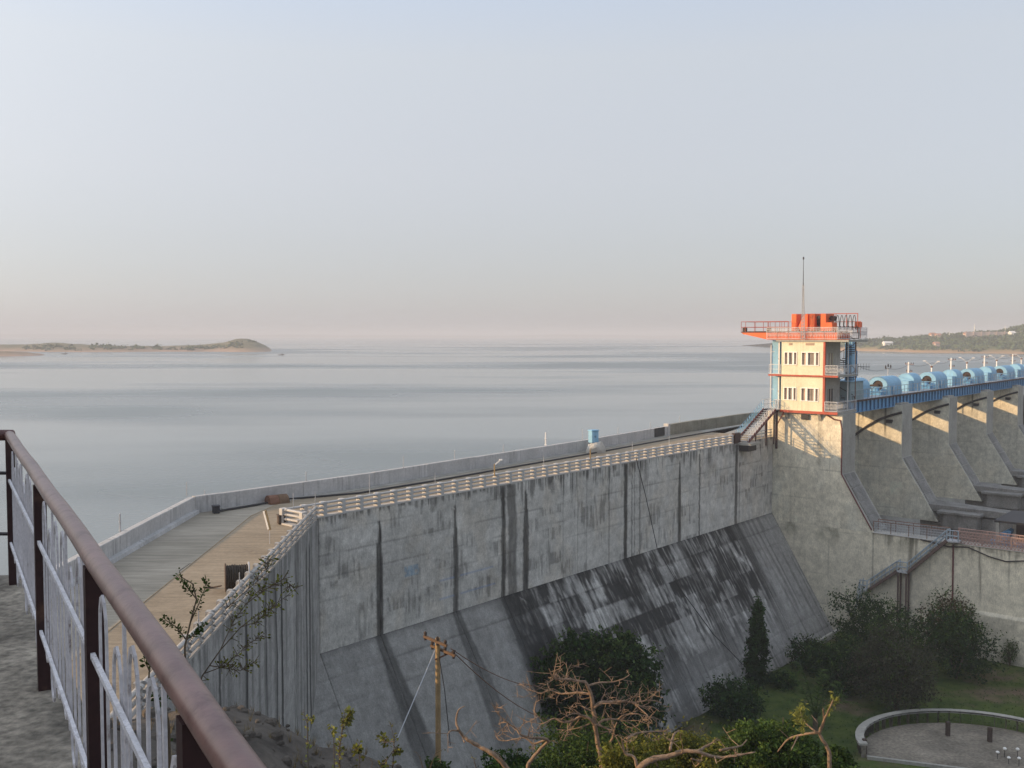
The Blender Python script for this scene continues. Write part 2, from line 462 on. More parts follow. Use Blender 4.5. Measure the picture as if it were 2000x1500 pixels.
def mk_ground():
    m, nt, P, out = new_mat('lawn_and_soil')
    vec = coords(nt, (1,1,1), False)
    g = ramp(nt, noise(nt, vec, .9, 5), [(.3, (.040,.066,.016)), (.7, (.088,.115,.030))])
    s = ramp(nt, noise(nt, vec, 1.2, 5), [(.3, (.10,.075,.05)), (.7, (.17,.125,.085))])
    f = ramp(nt, noise(nt, vec, .16, 6, .65), [(.52, 0.0), (.66, 1.0)])
    c = mixc(nt, g, s, f, 'MIX')
    # bare soil and rock on the hillside (above the garden level)
    sx = nt.nodes.new('ShaderNodeSeparateXYZ'); nt.links.new(vec, sx.inputs[0])
    mr = nt.nodes.new('ShaderNodeMapRange'); mr.inputs[1].default_value = -27.5; mr.inputs[2].default_value = -24
    nt.links.new(sx.outputs[2], mr.inputs[0])
    rock = ramp(nt, noise(nt, vec, .9, 8, .7), [(.3, (.055,.048,.042)), (.55, (.12,.105,.09)), (.75, (.17,.145,.12))])
    c = mixc(nt, c, rock, mr.outputs[0], 'MIX')
    nt.links.new(c, P.inputs['Base Color']); P.inputs['Roughness'].default_value = .95
    P.inputs['Specular IOR Level'].default_value = .1
    b = nt.nodes.new('ShaderNodeBump'); b.inputs['Strength'].default_value = .8; b.inputs['Distance'].default_value = .15
    nt.links.new(noise(nt, vec, 3.0, 8, .65), b.inputs['Height']); nt.links.new(b.outputs[0], P.inputs['Normal'])
    return m
M['ground'] = mk_ground()
def mk_far(name, cols, sc):
    m, nt, P, out = new_mat(name)
    vec = coords(nt, (1,1,1), False)
    sx = nt.nodes.new('ShaderNodeSeparateXYZ'); nt.links.new(vec, sx.inputs[0])
    n1 = noise(nt, vec, sc, 6, .65)
    ad = nt.nodes.new('ShaderNodeMath'); ad.operation = 'MULTIPLY_ADD'; ad.inputs[1].default_value = 5.0; 
    nt.links.new(n1, ad.inputs[0]); nt.links.new(sx.outputs[2], ad.inputs[2])
    mr = nt.nodes.new('ShaderNodeMapRange'); mr.inputs[1].default_value = WATER + 2.2; mr.inputs[2].default_value = WATER + 6.5
    nt.links.new(ad.outputs[0], mr.inputs[0])
    scrub = ramp(nt, noise(nt, vec, sc * 6, 6, .7), [(.3, cols[1]), (.7, cols[2])])
    c = mixc(nt, cols[0], scrub, mr.outputs[0], 'MIX')
    nt.links.new(c, P.inputs['Base Color']); P.inputs['Roughness'].default_value = .95
    P.inputs['Specular IOR Level'].default_value = .1
    return m
M['farhill'] = mk_far('scrub_hillside', [(.40,.25,.15), (.055,.08,.025), (.14,.155,.05)], .02)
M['island'] = mk_far('dry_island', [(.40,.27,.20), (.085,.09,.05), (.20,.17,.10)], .02)
def mk_water():
    m, nt, P, out = new_mat('lake_water')
    vec = coords(nt, (1,1,1), False)
    P.inputs['Base Color'].default_value = (.15,.18,.182,1)
    P.inputs['IOR'].default_value = 1.33
    P.inputs['Specular IOR Level'].default_value = .5
    # wind: broad ruffled lanes across the lake
    v2 = coords(nt, (.0042, .0085, 1), False)
    lanes = noise(nt, v2, 1.0, 3.0, .5)
    v3 = coords(nt, (.012, .045, 1), False)
    lanes2 = noise(nt, v3, 1.0, 3, .5)
    ml = nt.nodes.new('ShaderNodeMath'); ml.operation = 'MULTIPLY_ADD'; ml.inputs[1].default_value = .16
    nt.links.new(lanes2, ml.inputs[0]); nt.links.new(lanes, ml.inputs[2])
    st = ramp(nt, ml.outputs[0], [(.55, .07), (.62, .22), (.70, .70)])
    ro = ramp(nt, ml.outputs[0], [(.56, .14), (.72, .38)])
    nt.links.new(ro, P.inputs['Roughness'])
    b = nt.nodes.new('ShaderNodeBump'); b.inputs['Distance'].default_value = .12
    nt.links.new(st, b.inputs['Strength'])
    v4 = coords(nt, (1, 1.6, 1), False)
    h = mixc(nt, noise(nt, v4, 1.1, 6, .6), noise(nt, v4, .22, 3), .5, 'ADD')
    nt.links.new(h, b.inputs['Height']); nt.links.new(b.outputs[0], P.inputs['Normal'])
    return m
M['water'] = mk_water()

# ================================================================== the setting
def near_x(y): return -11.1315 + (55.4971 - y) * .0286        # line of the near balustrade

# ---- terrain: viewpoint hill falling to the garden below the dam
def ground_h(x, y):
    x = np.asarray(x, float); y = np.asarray(y, float)
    za = -3.0 - .286 * np.minimum(np.maximum(y, -30), 28) - .80 * np.maximum(0, y - 28) - .36 * np.maximum(0, x + 8)
    za = za - .12 * np.maximum(0, -y)
    bump = (fbm(x * .22, y * .22, 5) - .5) * 2.2 + (fbm(x * .9, y * .9, 8) - .5) * .9
    za = za + bump * sm(y, 5, 14) * sm(-za, 4, 10)
    za = GARDEN + np.log1p(np.exp(np.clip((za - GARDEN) * 1.2, -30, 30))) / 1.2       # soft clamp onto the garden level
    zl = -16 + 22 * sm(-x, 4, 18) * sm(22 - y, 0, 16) * sm(x, -95, -60)  # unseen rise beside the terrace, added and sized to shade it
    zl = np.where(y > 12, np.minimum(zl, -14.4 - .0 * x), zl)
    zr = np.where(x < near_x(y) + .05, zl, za)
    zr = np.where((x < near_x(y) + 3) & (y < 12), np.maximum(zl, za), zr)
    return zr
xs = np.arange(-96, 120.01, .8); ys = np.arange(-60, 125.01, .8)
X, Y = np.meshgrid(xs, ys)
Z = ground_h(X, Y)
d0 = (X - K.x) * N.x + (Y - K.y) * N.y
Z = np.where((d0 < 7.6) & (Y > 30), np.minimum(Z, np.where(d0 < 1.0, -30.2, BREAK - d0 * 1.64 - .7)), Z)
Z = np.where((X < near_x(Y) - .6) & (Y > 16), np.minimum(Z, -16.5), Z)
nx, ny = len(xs), len(ys)
idx = np.arange(nx * ny).reshape(ny, nx)
F = np.stack([idx[:-1,:-1], idx[:-1,1:], idx[1:,1:], idx[1:,:-1]], -1).reshape(-1, 4)
g = np_mesh('ground', np.stack([X, Y, Z], -1).reshape(-1, 3), F, M['ground'], smooth=True)
tag(g, kind='structure')
m = MB(); B = 14000
m.add([(-B,-B,-30.6),(B,-B,-30.6),(B,B,-30.6),(-B,B,-30.6)], [(0,1,2,3)])
struct('terrain', m, M['soil'])

# ---- the lake
up_line = [(-3.9,-6.95),(10,-6.5),(37,-7.7),(53,-9.05),(60,-9.5),(230,-9.5)]
m = MB()
wp = [Vector((-19.2, 13, 0)), Vector((-19.25, 57.0, 0))] + [DW(s, t - .25, 0) for s, t in up_line] + [Vector((13000, 13000, 0)), Vector((-13000, 13000, 0)), Vector((-13000, -13000, 0)), Vector((-70, -13000, 0)), Vector((-70, 13, 0))]
bm = bmesh.new()
fc = bm.faces.new([bm.verts.new((p.x, p.y, WATER)) for p in wp])
bmesh.ops.triangulate(bm, faces=[fc])
bmesh.ops.recalc_face_normals(bm, faces=bm.faces)
for f in bm.faces:
    if f.normal.z < 0: f.normal_flip()
me = bpy.data.meshes.new('lake_water'); bm.to_mesh(me); bm.free(); me.materials.append(M['water'])
o = bpy.data.objects.new('lake_water', me); C.objects.link(o); tag(o, kind='structure')

# ---- far shores: an island spit and a scrub covered hill (height fields at their real distance)
def heightfield(name, x0, x1, y0, y1, st, fn, mat):
    xs = np.arange(x0, x1 + st * .5, st); ys = np.arange(y0, y1 + st * .5, st)
    X, Y = np.meshgrid(xs, ys); Z = fn(X, Y)
    nx, ny = len(xs), len(ys); idx = np.arange(nx * ny).reshape(ny, nx)
    F = np.stack([idx[:-1,:-1], idx[:-1,1:], idx[1:,1:], idx[1:,:-1]], -1).reshape(-1, 4)
    keep = (Z.reshape(-1)[F] > WATER - 1.9).any(1)
    o = np_mesh(name, np.stack([X, Y, Z], -1).reshape(-1, 3), F[keep], mat, smooth=True)
    return tag(o, kind='structure')
def isl_h(X, Y):
    pxs = 1000 + 1900 * X / Y
    prof = np.interp(pxs, [-300, 0, 60, 100, 140, 200, 260, 330, 400, 440, 462, 485, 505, 518, 526, 532],
                          [4.5, 5.0, 5.2, 7.0, 5.6, 4.4, 3.6, 3.6, 5.0, 7.2, 10.2, 10.4, 7.5, 4.5, 2.0, -3.0])
    prof = prof + (fbm(X * .06, Y * .06, 3) - .5) * 2.0
    shore = 770 + (fbm(X * .012, X * 0, 9) - .5) * 50 + 35 * sm(-X, 330, 480)
    a = sm(Y, shore - 4, shore + 75) * sm(-Y, -1010, -900)
    return WATER - 3 + (prof + 3.0) * a
heightfield('island', -760, -200, 720, 1020, 5, isl_h, M['island'])
def islet_h(X, Y):
    r = np.sqrt(((X + 345) / 38) ** 2 + ((Y - 655) / 26) ** 2) + (fbm(X * .08, Y * .08, 4) - .5) * .5
    return WATER - 2 + 4.9 * sm(1.2 - r, 0, 1)
heightfield('islet', -400, -290, 615, 695, 3, islet_h, M['island'])
def hill_h(X, Y):
    pxs = 1000 + 1900 * X / Y
    crest = np.interp(pxs, [1640, 1668, 1700, 1720, 1745, 1780, 1850, 1900, 1950, 1972, 2000, 2060, 2300],
                           [660, 669, 664, 662, 664, 660, 655, 651, 648, 643, 636, 630, 620])
    cz = (655 - crest) / 1900 * 900
    shore = np.interp(X, [300, 330, 350, 380, 430, 480, 700], [900, 765, 742, 716, 728, 706, 640]) + (fbm(X * .02, X * 0 + 3, 2) - .5) * 26
    a = np.clip((Y - shore) / (905 - shore), 0, 1)
    h = (WATER - 1.6) + (cz - WATER + 1.6) * (a ** .8)
    h = h + (fbm(X * .04, Y * .04, 21) - .5) * 3.0 * sm(a, .03, .3)
    h = np.where(Y < shore, WATER - 1.6 - (shore - Y) * .05, h)
    return np.where(Y > 905, cz - (Y - 905) * .03, h)
heightfield('hill', 300, 900, 600, 1300, 6, hill_h, M['farhill'])
def far_h(X, Y):
    pxs = 1000 + 1900 * X / 6000
    e = np.interp(pxs, [-400, 500, 560, 600, 800, 1000, 1040, 1090, 1250, 1480, 1700, 2400], [26, 18, 24, 14, 16, 14, 20, 22, 16, 15, 26, 40])
    e = e + (fbm(X * .003, Y * .003, 31) - .5) * 14
    return WATER - 4 + e * sm(Y, 5600, 6300)
heightfield('far_shore', -4400, 4600, 5500, 7000, 60, far_h, M['island'])

# ---- dam road
pipe_px = [(422,1001),(500,988),(560,977),(700,966-1),(848,941),(1000,914),(1150,888),(1300,860),(1453,833)]
pipe_pts = [on_z(x, y, ROAD) for x, y in pipe_px]
shade_edge_near = [Vector((-13.35, 8, ROAD)), Vector((-14.5, 38.3, ROAD)), Vector((-15.2, 56.2, ROAD))]
up_w = [DW(s, t, ROAD) for s, t in [(-3.9,-6.9),(10,-6.45),(37,-7.6),(53,-9.0),(58.98,-9.4)]]
jl = shade_edge_near + [Vector((p.x, p.y, ROAD)) for p in pipe_pts[2:]] + [DW(58.98, -5.6, ROAD)]
road_edge = [DW(58.98, -.02, ROAD), DW(0, -.02, ROAD), Vector((near_x(8) - .02, 8, ROAD))]
def flat(name, pts, mat, th=.5, top=ROAD):
    bm = bmesh.new()
    vt = [bm.verts.new((p.x, p.y, top)) for p in pts]
    f = bm.faces.new(vt); f.normal_update()
    if f.normal.z < 0: f.normal_flip()
    r_ = bmesh.ops.extrude_face_region(bm, geom=[f])
    for v in r_['geom']:
        if isinstance(v, bmesh.types.BMVert): v.co.z -= th
    bmesh.ops.triangulate(bm, faces=bm.faces)
    bmesh.ops.recalc_face_normals(bm, faces=bm.faces)
    me = bpy.data.meshes.new(name); bm.to_mesh(me); bm.free(); me.materials.append(mat)
    o = bpy.data.objects.new(name, me); C.objects.link(o); return tag(o, kind='structure')
flat('road', jl + road_edge, M['road'])
flat('shaded_road', list(reversed(jl)) + [Vector((-18.4, 8, ROAD)), Vector((-18.6, 57.0, ROAD))] + up_w, M['road_shaded'], top=ROAD - .012)  # second slab: road in the parapet's shadow, coloured greyer
m = MB(); m.tube([p + Vector((0, 0, .004)) for p in shade_edge_near + [Vector((pipe_pts[2].x, pipe_pts[2].y, ROAD))]], .018, 5)
struct('shade_edge_line', m, M['wood'])  # thin brown line drawn along the edge of the parapet's shadow

# ================================================================== the dam
JOINTS = [0.0, 4.66, 11.4, 16.25, 18.75, 25.0, 31.68, 40.28, 43.85, 51.0, 59.0]
STREAKS = [(4.66,.30,.75,1.0),(11.4,.26,.7,.9),(16.25,.24,0,.95),(17.2,.52,0,.75),(18.75,.36,.6,.95),(29.3,.08,.1,.45),(31.68,.28,0,1.0),
           (32.6,.10,0,.7),(33.0,.09,0,.6),(33.8,.12,0,.65),(40.28,.30,.6,.95),(43.85,.13,.3,.8),(51.0,.30,.1,.85),(51.7,.08,1.6,.6),(23.2,.06,0,.35),(26.2,.06,0,.35)]
def streaks(s, d, slope=False):
    k = np.zeros(np.broadcast(s, d).shape)
    for c, w, top, st in STREAKS:
        if slope:
            ww = (w * 1.5 + .07 * d); fade = st * (1 - sm(d, 5, 13.5))
            if w < .2: fade = fade * .45
        else:
            ww = w * (.35 + .65 * sm(d, top, top + 3.2)) if top > .3 else w
            fade = st * sm(d, top, top + .15)
        x = s - c + (fbm(d * .8, d * 0 + c, 3) - .5) * w * .6 + (vn(d * 5, d * 0 + c, 4) - .5) * .06
        e = 1 - sm(np.abs(x) / ww, .72, 1.12)
        k = np.maximum(k, e * fade * (.78 + .22 * vn(s * 9, d * 1.1, 5)))
    return k
def wall_tint(s, d):
    g = .50 + .16 * (fbm(s * .3, d * .45, 1) - .5) + .05 * (vn(s * 5, d * .35, 2) - .5)
    c = cell(s / 1.35 + 3, d / .95, 7)
    hatch = sm(vn(s * 8, d * .9, 9), .35, .7)
    soft = sm(fbm(s * .5, d * .6, 12), .45, .62)
    g = g * (1 - .42 * hatch * soft * (c > .35)) * (1 - .12 * (cell(s / 1.35 + 3, d / .95, 17) - .5))
    ll = np.abs((d + .4) % 1.32 - .66); g = g * (1 - .34 * sm(.07 - np.abs(ll - .66), 0, .07) * sm(vn(s * .7, d * .8, 4), .25, .7))
    lf = (.25 + 2.6 * vn(s * 1.9, 0, 6) ** 2 * (.3 + .7 * sm(s, 9, 24)))
    drip = sm((lf - d) / lf, 0, .6) * sm(vn(s * 10, d * .3, 8), .35, .7)
    g = g * (1 - .62 * drip)
    k = streaks(s, d)
    g = g * (1 - k) + .035 * k
    col = np.stack([g, g * .965, g * .90], -1)
    warm = sm(fbm(s * .8, d * .5, 41), .5, .7)[..., None] * .4
    col = col * (1 - warm) + col * np.array([1.0, .93, .84]) * warm
    p = ((s > 6.7) & (s < 8.0) & (d > 4.05) & (d < 4.75)) * .55 * sm(vn(s * 6, d * 4, 2), .15, .5)
    col = col * (1 - p[..., None]) + np.array([.17, .30, .42]) * p[..., None]
    for dl, s0, s1 in ((5.55, 9.8, 15.2), (6.75, 9.8, 15.4)):
        p = ((s > s0) & (s < s1) & (np.abs(d - dl - .0 * s) < .055)) * .45 * sm(vn(s * 1.3, 0, 9), .25, .5)
        col = col * (1 - p[..., None]) + np.array([.16, .25, .46]) * p[..., None]
    return col
def slope_tint(s, e):
    g = .30 + .12 * (fbm(s * .25, e * .3, 51) - .5) + .05 * (vn(s * 6, e * .25, 52) - .5)
    reg = sm(s + 1.5 * (fbm(e * .4, s * .1, 3) - .5), 14.5, 17.0) * (1 - sm(s, 49, 53)) * (1 - .80 * sm(e, 6.5, 11.5) * sm(s, 24, 36))
    blk = .62 * fbm(s * .42, e * .40, 53) + .20 * cell(s / 2.1 + .6 * vn(e * 2, s, 4), e / 1.55, 54) + .18 * vn(s * 1.6, e * .35, 62)
    blk = .62 * blk + .2 * fbm(s * .8, e * .6, 63) + .18 * cell(s / 3.1 + .5 * vn(s, e, 7), e / 1.55, 64)
    mott = sm(blk + .24 * (vn(s * 5.0, e * .42, 55) - .5) + .10 * (vn(s * 11, e * 2.5, 59) - .5), .37, .57)
    dark = reg * mott
    g = g * (1 - .16 * (1 - sm(s, 14, 17)))
    g = g * (1 - .87 * dark)
    wh = .8 * reg * sm(vn(s * 6.5, e * .9, 56) * .55 + .45 * fbm(s * .9, e * 1.1, 57), .60, .74) * (1 - sm(e, 10, 13))
    g = g + .24 * wh * (1 - .5 * mott)
    run = sm(vn(s * 3.4, e * .14, 58), .62, .8) * .35 * sm(s, 12, 26); g = g * (1 - run)
    le = np.abs(e % 1.55); lines = sm(.05 - np.minimum(le, 1.55 - le), 0, .05)
    g = g * (1 - .38 * lines * sm(vn(s * .5, e, 60), .2, .5))
    k = streaks(s, e, True) * (.75 + .25 * vn(s * 7, e * .6, 61))
    g = g * (1 - k * .86) + .03 * k * .86
    edge = sm(.5 - e, 0, .5) * .35; g = g * (1 - edge)
    g = np.clip(g, .022, .6)
    return np.stack([g, g * .97, g * .91], -1)

def panel(name, a0, a1, b0, b1, pos, nrm, tint, parent, da=.12, db=.12, groove=None, gap=.012, back=.25, mat=None):
    """a face of cast concrete as a fine grid: pos(a,b)->xyz, sides folded back so that joints between blocks are real recesses"""
    na = max(2, int((a1 - a0) / da) + 1); nb = max(2, int((b1 - b0) / db) + 1)
    av = np.linspace(a0 + gap, a1 - gap, na); bv = np.linspace(b0, b1, nb)
    A = np.concatenate([[av[0]], av, [av[-1]]]); off = np.zeros(na + 2); off[0] = off[-1] = -back
    AA, BB = np.meshgrid(A, bv); OO = np.broadcast_to(off, AA.shape).copy()
    OO = OO + (fbm(AA * .7, BB * .7, 70) - .5) * .03
    if groove is not None: OO = OO + groove(AA, BB)
    P = pos(AA, BB); n_ = nrm(AA, BB) if callable(nrm) else np.array(nrm)
    P = P + n_ * OO[..., None]
    t_ = tint(AA, BB)
    nA = na + 2; idx = np.arange(nA * nb).reshape(nb, nA)
    F = np.stack([idx[:-1,:-1], idx[:-1,1:], idx[1:,1:], idx[1:,:-1]], -1).reshape(-1, 4)
    return np_mesh(name, P.reshape(-1, 3), F, mat or M['wall'], parent, tint=t_.reshape(-1, 3), smooth=False)

dam = thing('concrete_dam', 'long grey concrete dam with black water streaks and a sloping stained foot', 'dam', (0, 0, ROAD))
m = MB()                                      # body of the dam behind its faces
m.prism([q(-.3, -.3, ROAD - .52), q(-.3, -6.0, ROAD - .52), q(-.3, -6.0, -30), q(-.3, 6.2, -30), q(-.3, -.3, BREAK)], (59.2, 0, 0))
m.build('core', M['concrete'], dam)
gl = lambda A, Bv: -.016 * sm(.06 - np.abs(np.abs((Bv + .4) % 1.32 - .66) - .66), 0, .06)
gs = lambda A, Bv: -.04 * sm(.09 - np.minimum(Bv % 1.55, 1.55 - Bv % 1.55), 0, .09)
TS, DZ = 7.0, (BREAK - (GARDEN - .6)); SL = math.hypot(TS, DZ)
sn = np.array([0, -DZ / SL, TS / SL])
panel('slope_block', -15, 0, 0, SL, lambda a, b: np.stack([a, -(b / SL * TS), BREAK - b / SL * DZ], -1), sn, slope_tint, dam, .12, .12, gs)
for s0, s1 in zip(JOINTS[:-1], JOINTS[1:]):
    panel('wall_block', s0, s1, 0, ROAD - BREAK + .02, lambda a, b: np.stack([a, 0*a, ROAD - b], -1), np.array([0, -1., 0]), wall_tint, dam, .10, .11, gl)
    panel('slope_block', s0, s1, 0, SL, lambda a, b: np.stack([a, -(b / SL * TS), BREAK - b / SL * DZ], -1), sn, slope_tint, dam, .10, .12, gs)
# near arm of the dam (turns towards the viewpoint)
NEAR_LINES = [31.0, 34.5, 38.4, 41.9, 44.0, 45.2, 48.6, 51.5, 52.5]
def near_tint(y, d):
    g = .33 + .10 * (fbm(y * .3, d * .3, 81) - .5) + .09 * (vn(y * 6, d * .12, 82) - .5)
    g = g * (1 - .35 * sm(vn(y * 3.2, d * .1, 83), .55, .8))
    lf = .4 + 3.0 * vn(y * 1.7, 0, 84) ** 2
    g = g * (1 - .4 * sm((lf - d) / lf, 0, .7) * sm(vn(y * 9, d * .2, 85), .4, .7))
    for i, c in enumerate(NEAR_LINES):
        w = .10 + .07 * ((i * 7) % 3)
        x = np.abs(y - c + (fbm(d * .5, d * 0 + c, 86) - .5) * .2)
        k = (1 - sm(x / w, .5, 1.2)) * sm(d, .5, 1.2) * .88
        g = g * (1 - k) + .03 * k
    g = np.clip(g, .03, .5)
    return np.stack([g, g * .975, g * .935], -1)
nd = Vector((1, -.0286, 0)).normalized()
def near_pos(a, b):
    P = np.stack([near_x(a), a, ROAD - b], -1) - np.array([K.x, K.y, 0])
    return np.stack([P[..., 0]*U.x + P[..., 1]*U.y, -(P[..., 0]*N.x + P[..., 1]*N.y), P[..., 2]], -1)
nl = np.array([nd.x*U.x + 0*U.y, -(nd.x*N.x), 0.]); nl = nl / np.linalg.norm(nl)
for y0, y1 in zip([14, 24, 31.0, 38.4, 45.2, 51.5], [24, 31.0, 38.4, 45.2, 51.5, 55.5]):
    panel('wall_block', y0, y1, 0, 19.2, near_pos, nl, near_tint, dam, .13, .16, gl, mat=M['wall'])
m = MB()
def wl(x, y, z): s, t = to_dam(Vector((x, y, 0))); return (s, -t, z)
m.add([wl(near_x(14)-.35,14,ROAD-.52), wl(near_x(55)-.35,55,ROAD-.52), wl(-18.7,56.5,ROAD-.52), wl(-18.5,14,ROAD-.52),
       wl(near_x(14)-.35,14,-30), wl(near_x(55)-.35,55,-30), wl(-18.7,56.5,-30), wl(-18.5,14,-30)],
      [(0,1,2,3),(7,6,5,4),(0,4,5,1),(1,5,6,2),(2,6,7,3),(3,7,4,0)])
m.build('core', M['concrete'], dam)

# ---- parapet on the lake side
par = thing('lake_parapet', 'low whitewashed parapet wall running along the lake edge of the dam road', 'parapet', (0, 6.7, ROAD))
def wall_run(pts, w, h, mat, parent, name='wall_panel', cap=None, split=5.0):
    """pts: (s,t) run; the wall stands on the lake side of it and is cast in panels"""
    for (a, b) in zip(pts[:-1], pts[1:]):
        a = Vector((a[0], -a[1], 0)); b = Vector((b[0], -b[1], 0)); L_ = (b - a).length
        n_ = max(1, round(L_ / split)); d = (b - a) / n_
        pn = Vector((-d.y, d.x, 0)).normalized() * w
        for i in range(n_):
            p, r_ = a + d * i + d.normalized() * .01, a + d * (i + 1) - d.normalized() * .01
            mb = MB(); z0, z1 = ROAD - .1, ROAD + h + rng.uniform(-.015, .015)
            bb = pn.normalized() * .02
            mb.prism([p + Vector((0,0,z0)), p + Vector((0,0,z1-.03)), p + bb + Vector((0,0,z1)), p + pn - bb + Vector((0,0,z1)), p + pn + Vector((0,0,z1-.03)), p + pn + Vector((0,0,z0))], r_ - p)
            mb.build(name, mat, parent)
nearp = [to_dam(Vector((-18.35, 12, 0))), to_dam(Vector((-18.75, 57.1, 0)))]
wall_run(nearp, .36, .98, M['parapet'], par)
wall_run([nearp[1], (-2.0, -6.75), (10, -6.42), (37, -7.55), (53.0, -8.95)], .36, .98, M['parapet'], par)
oldp = thing('stained_parapet', 'dark weathered parapet section nearest the stair of the tower', 'parapet', (53, 8.9, ROAD))
wall_run([(53.05, -8.95), (60, -9.4), (78, -9.6)], .40, 1.12, M['old_parapet'], oldp, split=6.5)
m = MB(); m.st(52.9, 53.3, -9.42, -8.85, ROAD, ROAD + 1.25); m.build('end_pillar', M['parapet'], oldp)
m = MB()                                       # footing ledge along the parapet
for (a, b) in zip([(-2.0,-6.75),(10,-6.42),(37,-7.55)], [(10,-6.42),(37,-7.55),(53.0,-8.95)]):
    m.prism([q(a[0], a[1], ROAD - .1), q(a[0], a[1], ROAD + .06), q(a[0], a[1] + .5, ROAD + .02), q(a[0], a[1] + .5, ROAD - .1)], Vector(q(b[0]-a[0], b[1]-a[1], 0)))
m.build('footing', M['concrete'], par)
m = MB()
for (a, b) in zip(nearp[:1], nearp[1:]):
    m.prism([q(a[0], a[1], ROAD - .1), q(a[0], a[1], ROAD + .22)] + [q(a[0] + .22*.76, a[1] + .22*.65, ROAD + .17), q(a[0] + .28*.76, a[1] + .28*.65, ROAD - .1)], Vector(q(b[0]-a[0], b[1]-a[1], 0)))
m.build('footing', M['parapet'], par)

# black pipe lying along the road
solo('water_pipe', (lambda mb: (mb.tube([p + Vector((0, 0, .07)) for p in pipe_pts], .065, 6), mb)[1])(MB()), M['black'],
     'thin black pipe lying along the dam road near the parapet', 'pipe', (0,0,0), dam=False)

# ---- balustrades on the garden side
def rail_profile(p, r_, w, h, n=12):
    """rounded rail: outline in the plane across the run"""
    p = Vector(p); r_ = Vector(r_); d = (r_ - p).normalized(); sd = Vector((d.y, -d.x, 0)); pts = []
    for k in range(n):
        a = 2 * math.pi * k / n
        pts.append(p + sd*w/2*math.cos(a) + Vector((0,0,h*.5*math.sin(a))))
    return pts, r_ - p
def balustrade(root, pts, pitch, mat, first_post=True, depth=.38, rc=-.13, rw=.20, rh=.14):
    a, b = Vector(pts[0]), Vector(pts[1]); L_ = (b - a).length; n_ = max(1, round(L_ / pitch)); d = (b - a) / n_
    dn = d.normalized(); sd = Vector((dn.y, -dn.x, 0))      # towards the outside
    mb = MB(); z = Vector((0, 0, 1))
    mb.prism([a - sd*.40, a - sd*.40 + z*.09, a + sd*.03 + z*.09, a + sd*.03], d * n_ + dn*.14); mb.build('kerb', mat, root)
    for i in range(0 if first_post else 1, n_ + 1):
        p = a + d * i; mb = MB(); jx = rng.uniform(-.006, .006)
        e = dn * .13; o0, o1 = -sd * depth, sd * 0.0
        c = .02
        lo, hi = z * .09, z * (.88 + jx)
        mb.prism([p - e + o0 + lo, p - e + o0*.99 + hi - z*c, p - e + o0*.94 + hi, p - e + o1 - sd*c + hi, p - e + o1 + hi - z*c, p - e + o1 + lo], e * 2)
        mb.build('post', mat, root)
    for i in range(n_):
        p, r_ = a + d * i + dn * .125, a + d * (i + 1) - dn * .125
        for h, hh in ((.80, rh), (.545, rh), (.29, rh)):
            mb = MB(); poly, vec = rail_profile(p + sd * rc + z * h, r_ + sd * rc + z * h, rw, hh)
            mb.prism(poly, vec)
            e2 = dn * .17; poly, vec = rail_profile(r_ - e2 + sd * rc + z * h, r_ + dn * .01 + sd * rc + z * h, rw * 1.4, hh * 1.3)
            mb.prism(poly, vec); mb.build('rail', mat, root)
bal = thing('far_balustrade', 'white concrete balustrade with three rounded rails along the straight dam edge towards the tower', 'balustrade', (0, 0, ROAD))
balustrade(bal, [q(-2.25, 0, ROAD), q(50.2, 0, ROAD)], 1.38, M['white'])
nbl = thing('near_balustrade', 'white concrete balustrade with sunlit rail tops on the arm of the dam below the terrace', 'balustrade', (0, 0, ROAD))
a = wl(near_x(14), 14, ROAD); b = wl(near_x(54.6), 54.6, ROAD)
balustrade(nbl, [a, b], 1.38, M['whitegrey'], depth=.2, rc=.02, rw=.18, rh=.125)
rbl = thing('corner_balustrade', 'short sunlit white balustrade panel closing the corner of the dam', 'balustrade', (0, 0, ROAD))
a = wl(-12.62, 53.95, ROAD); b = wl(-11.25, 52.75, ROAD)
balustrade(rbl, [b, a], 1.7, M['white'])

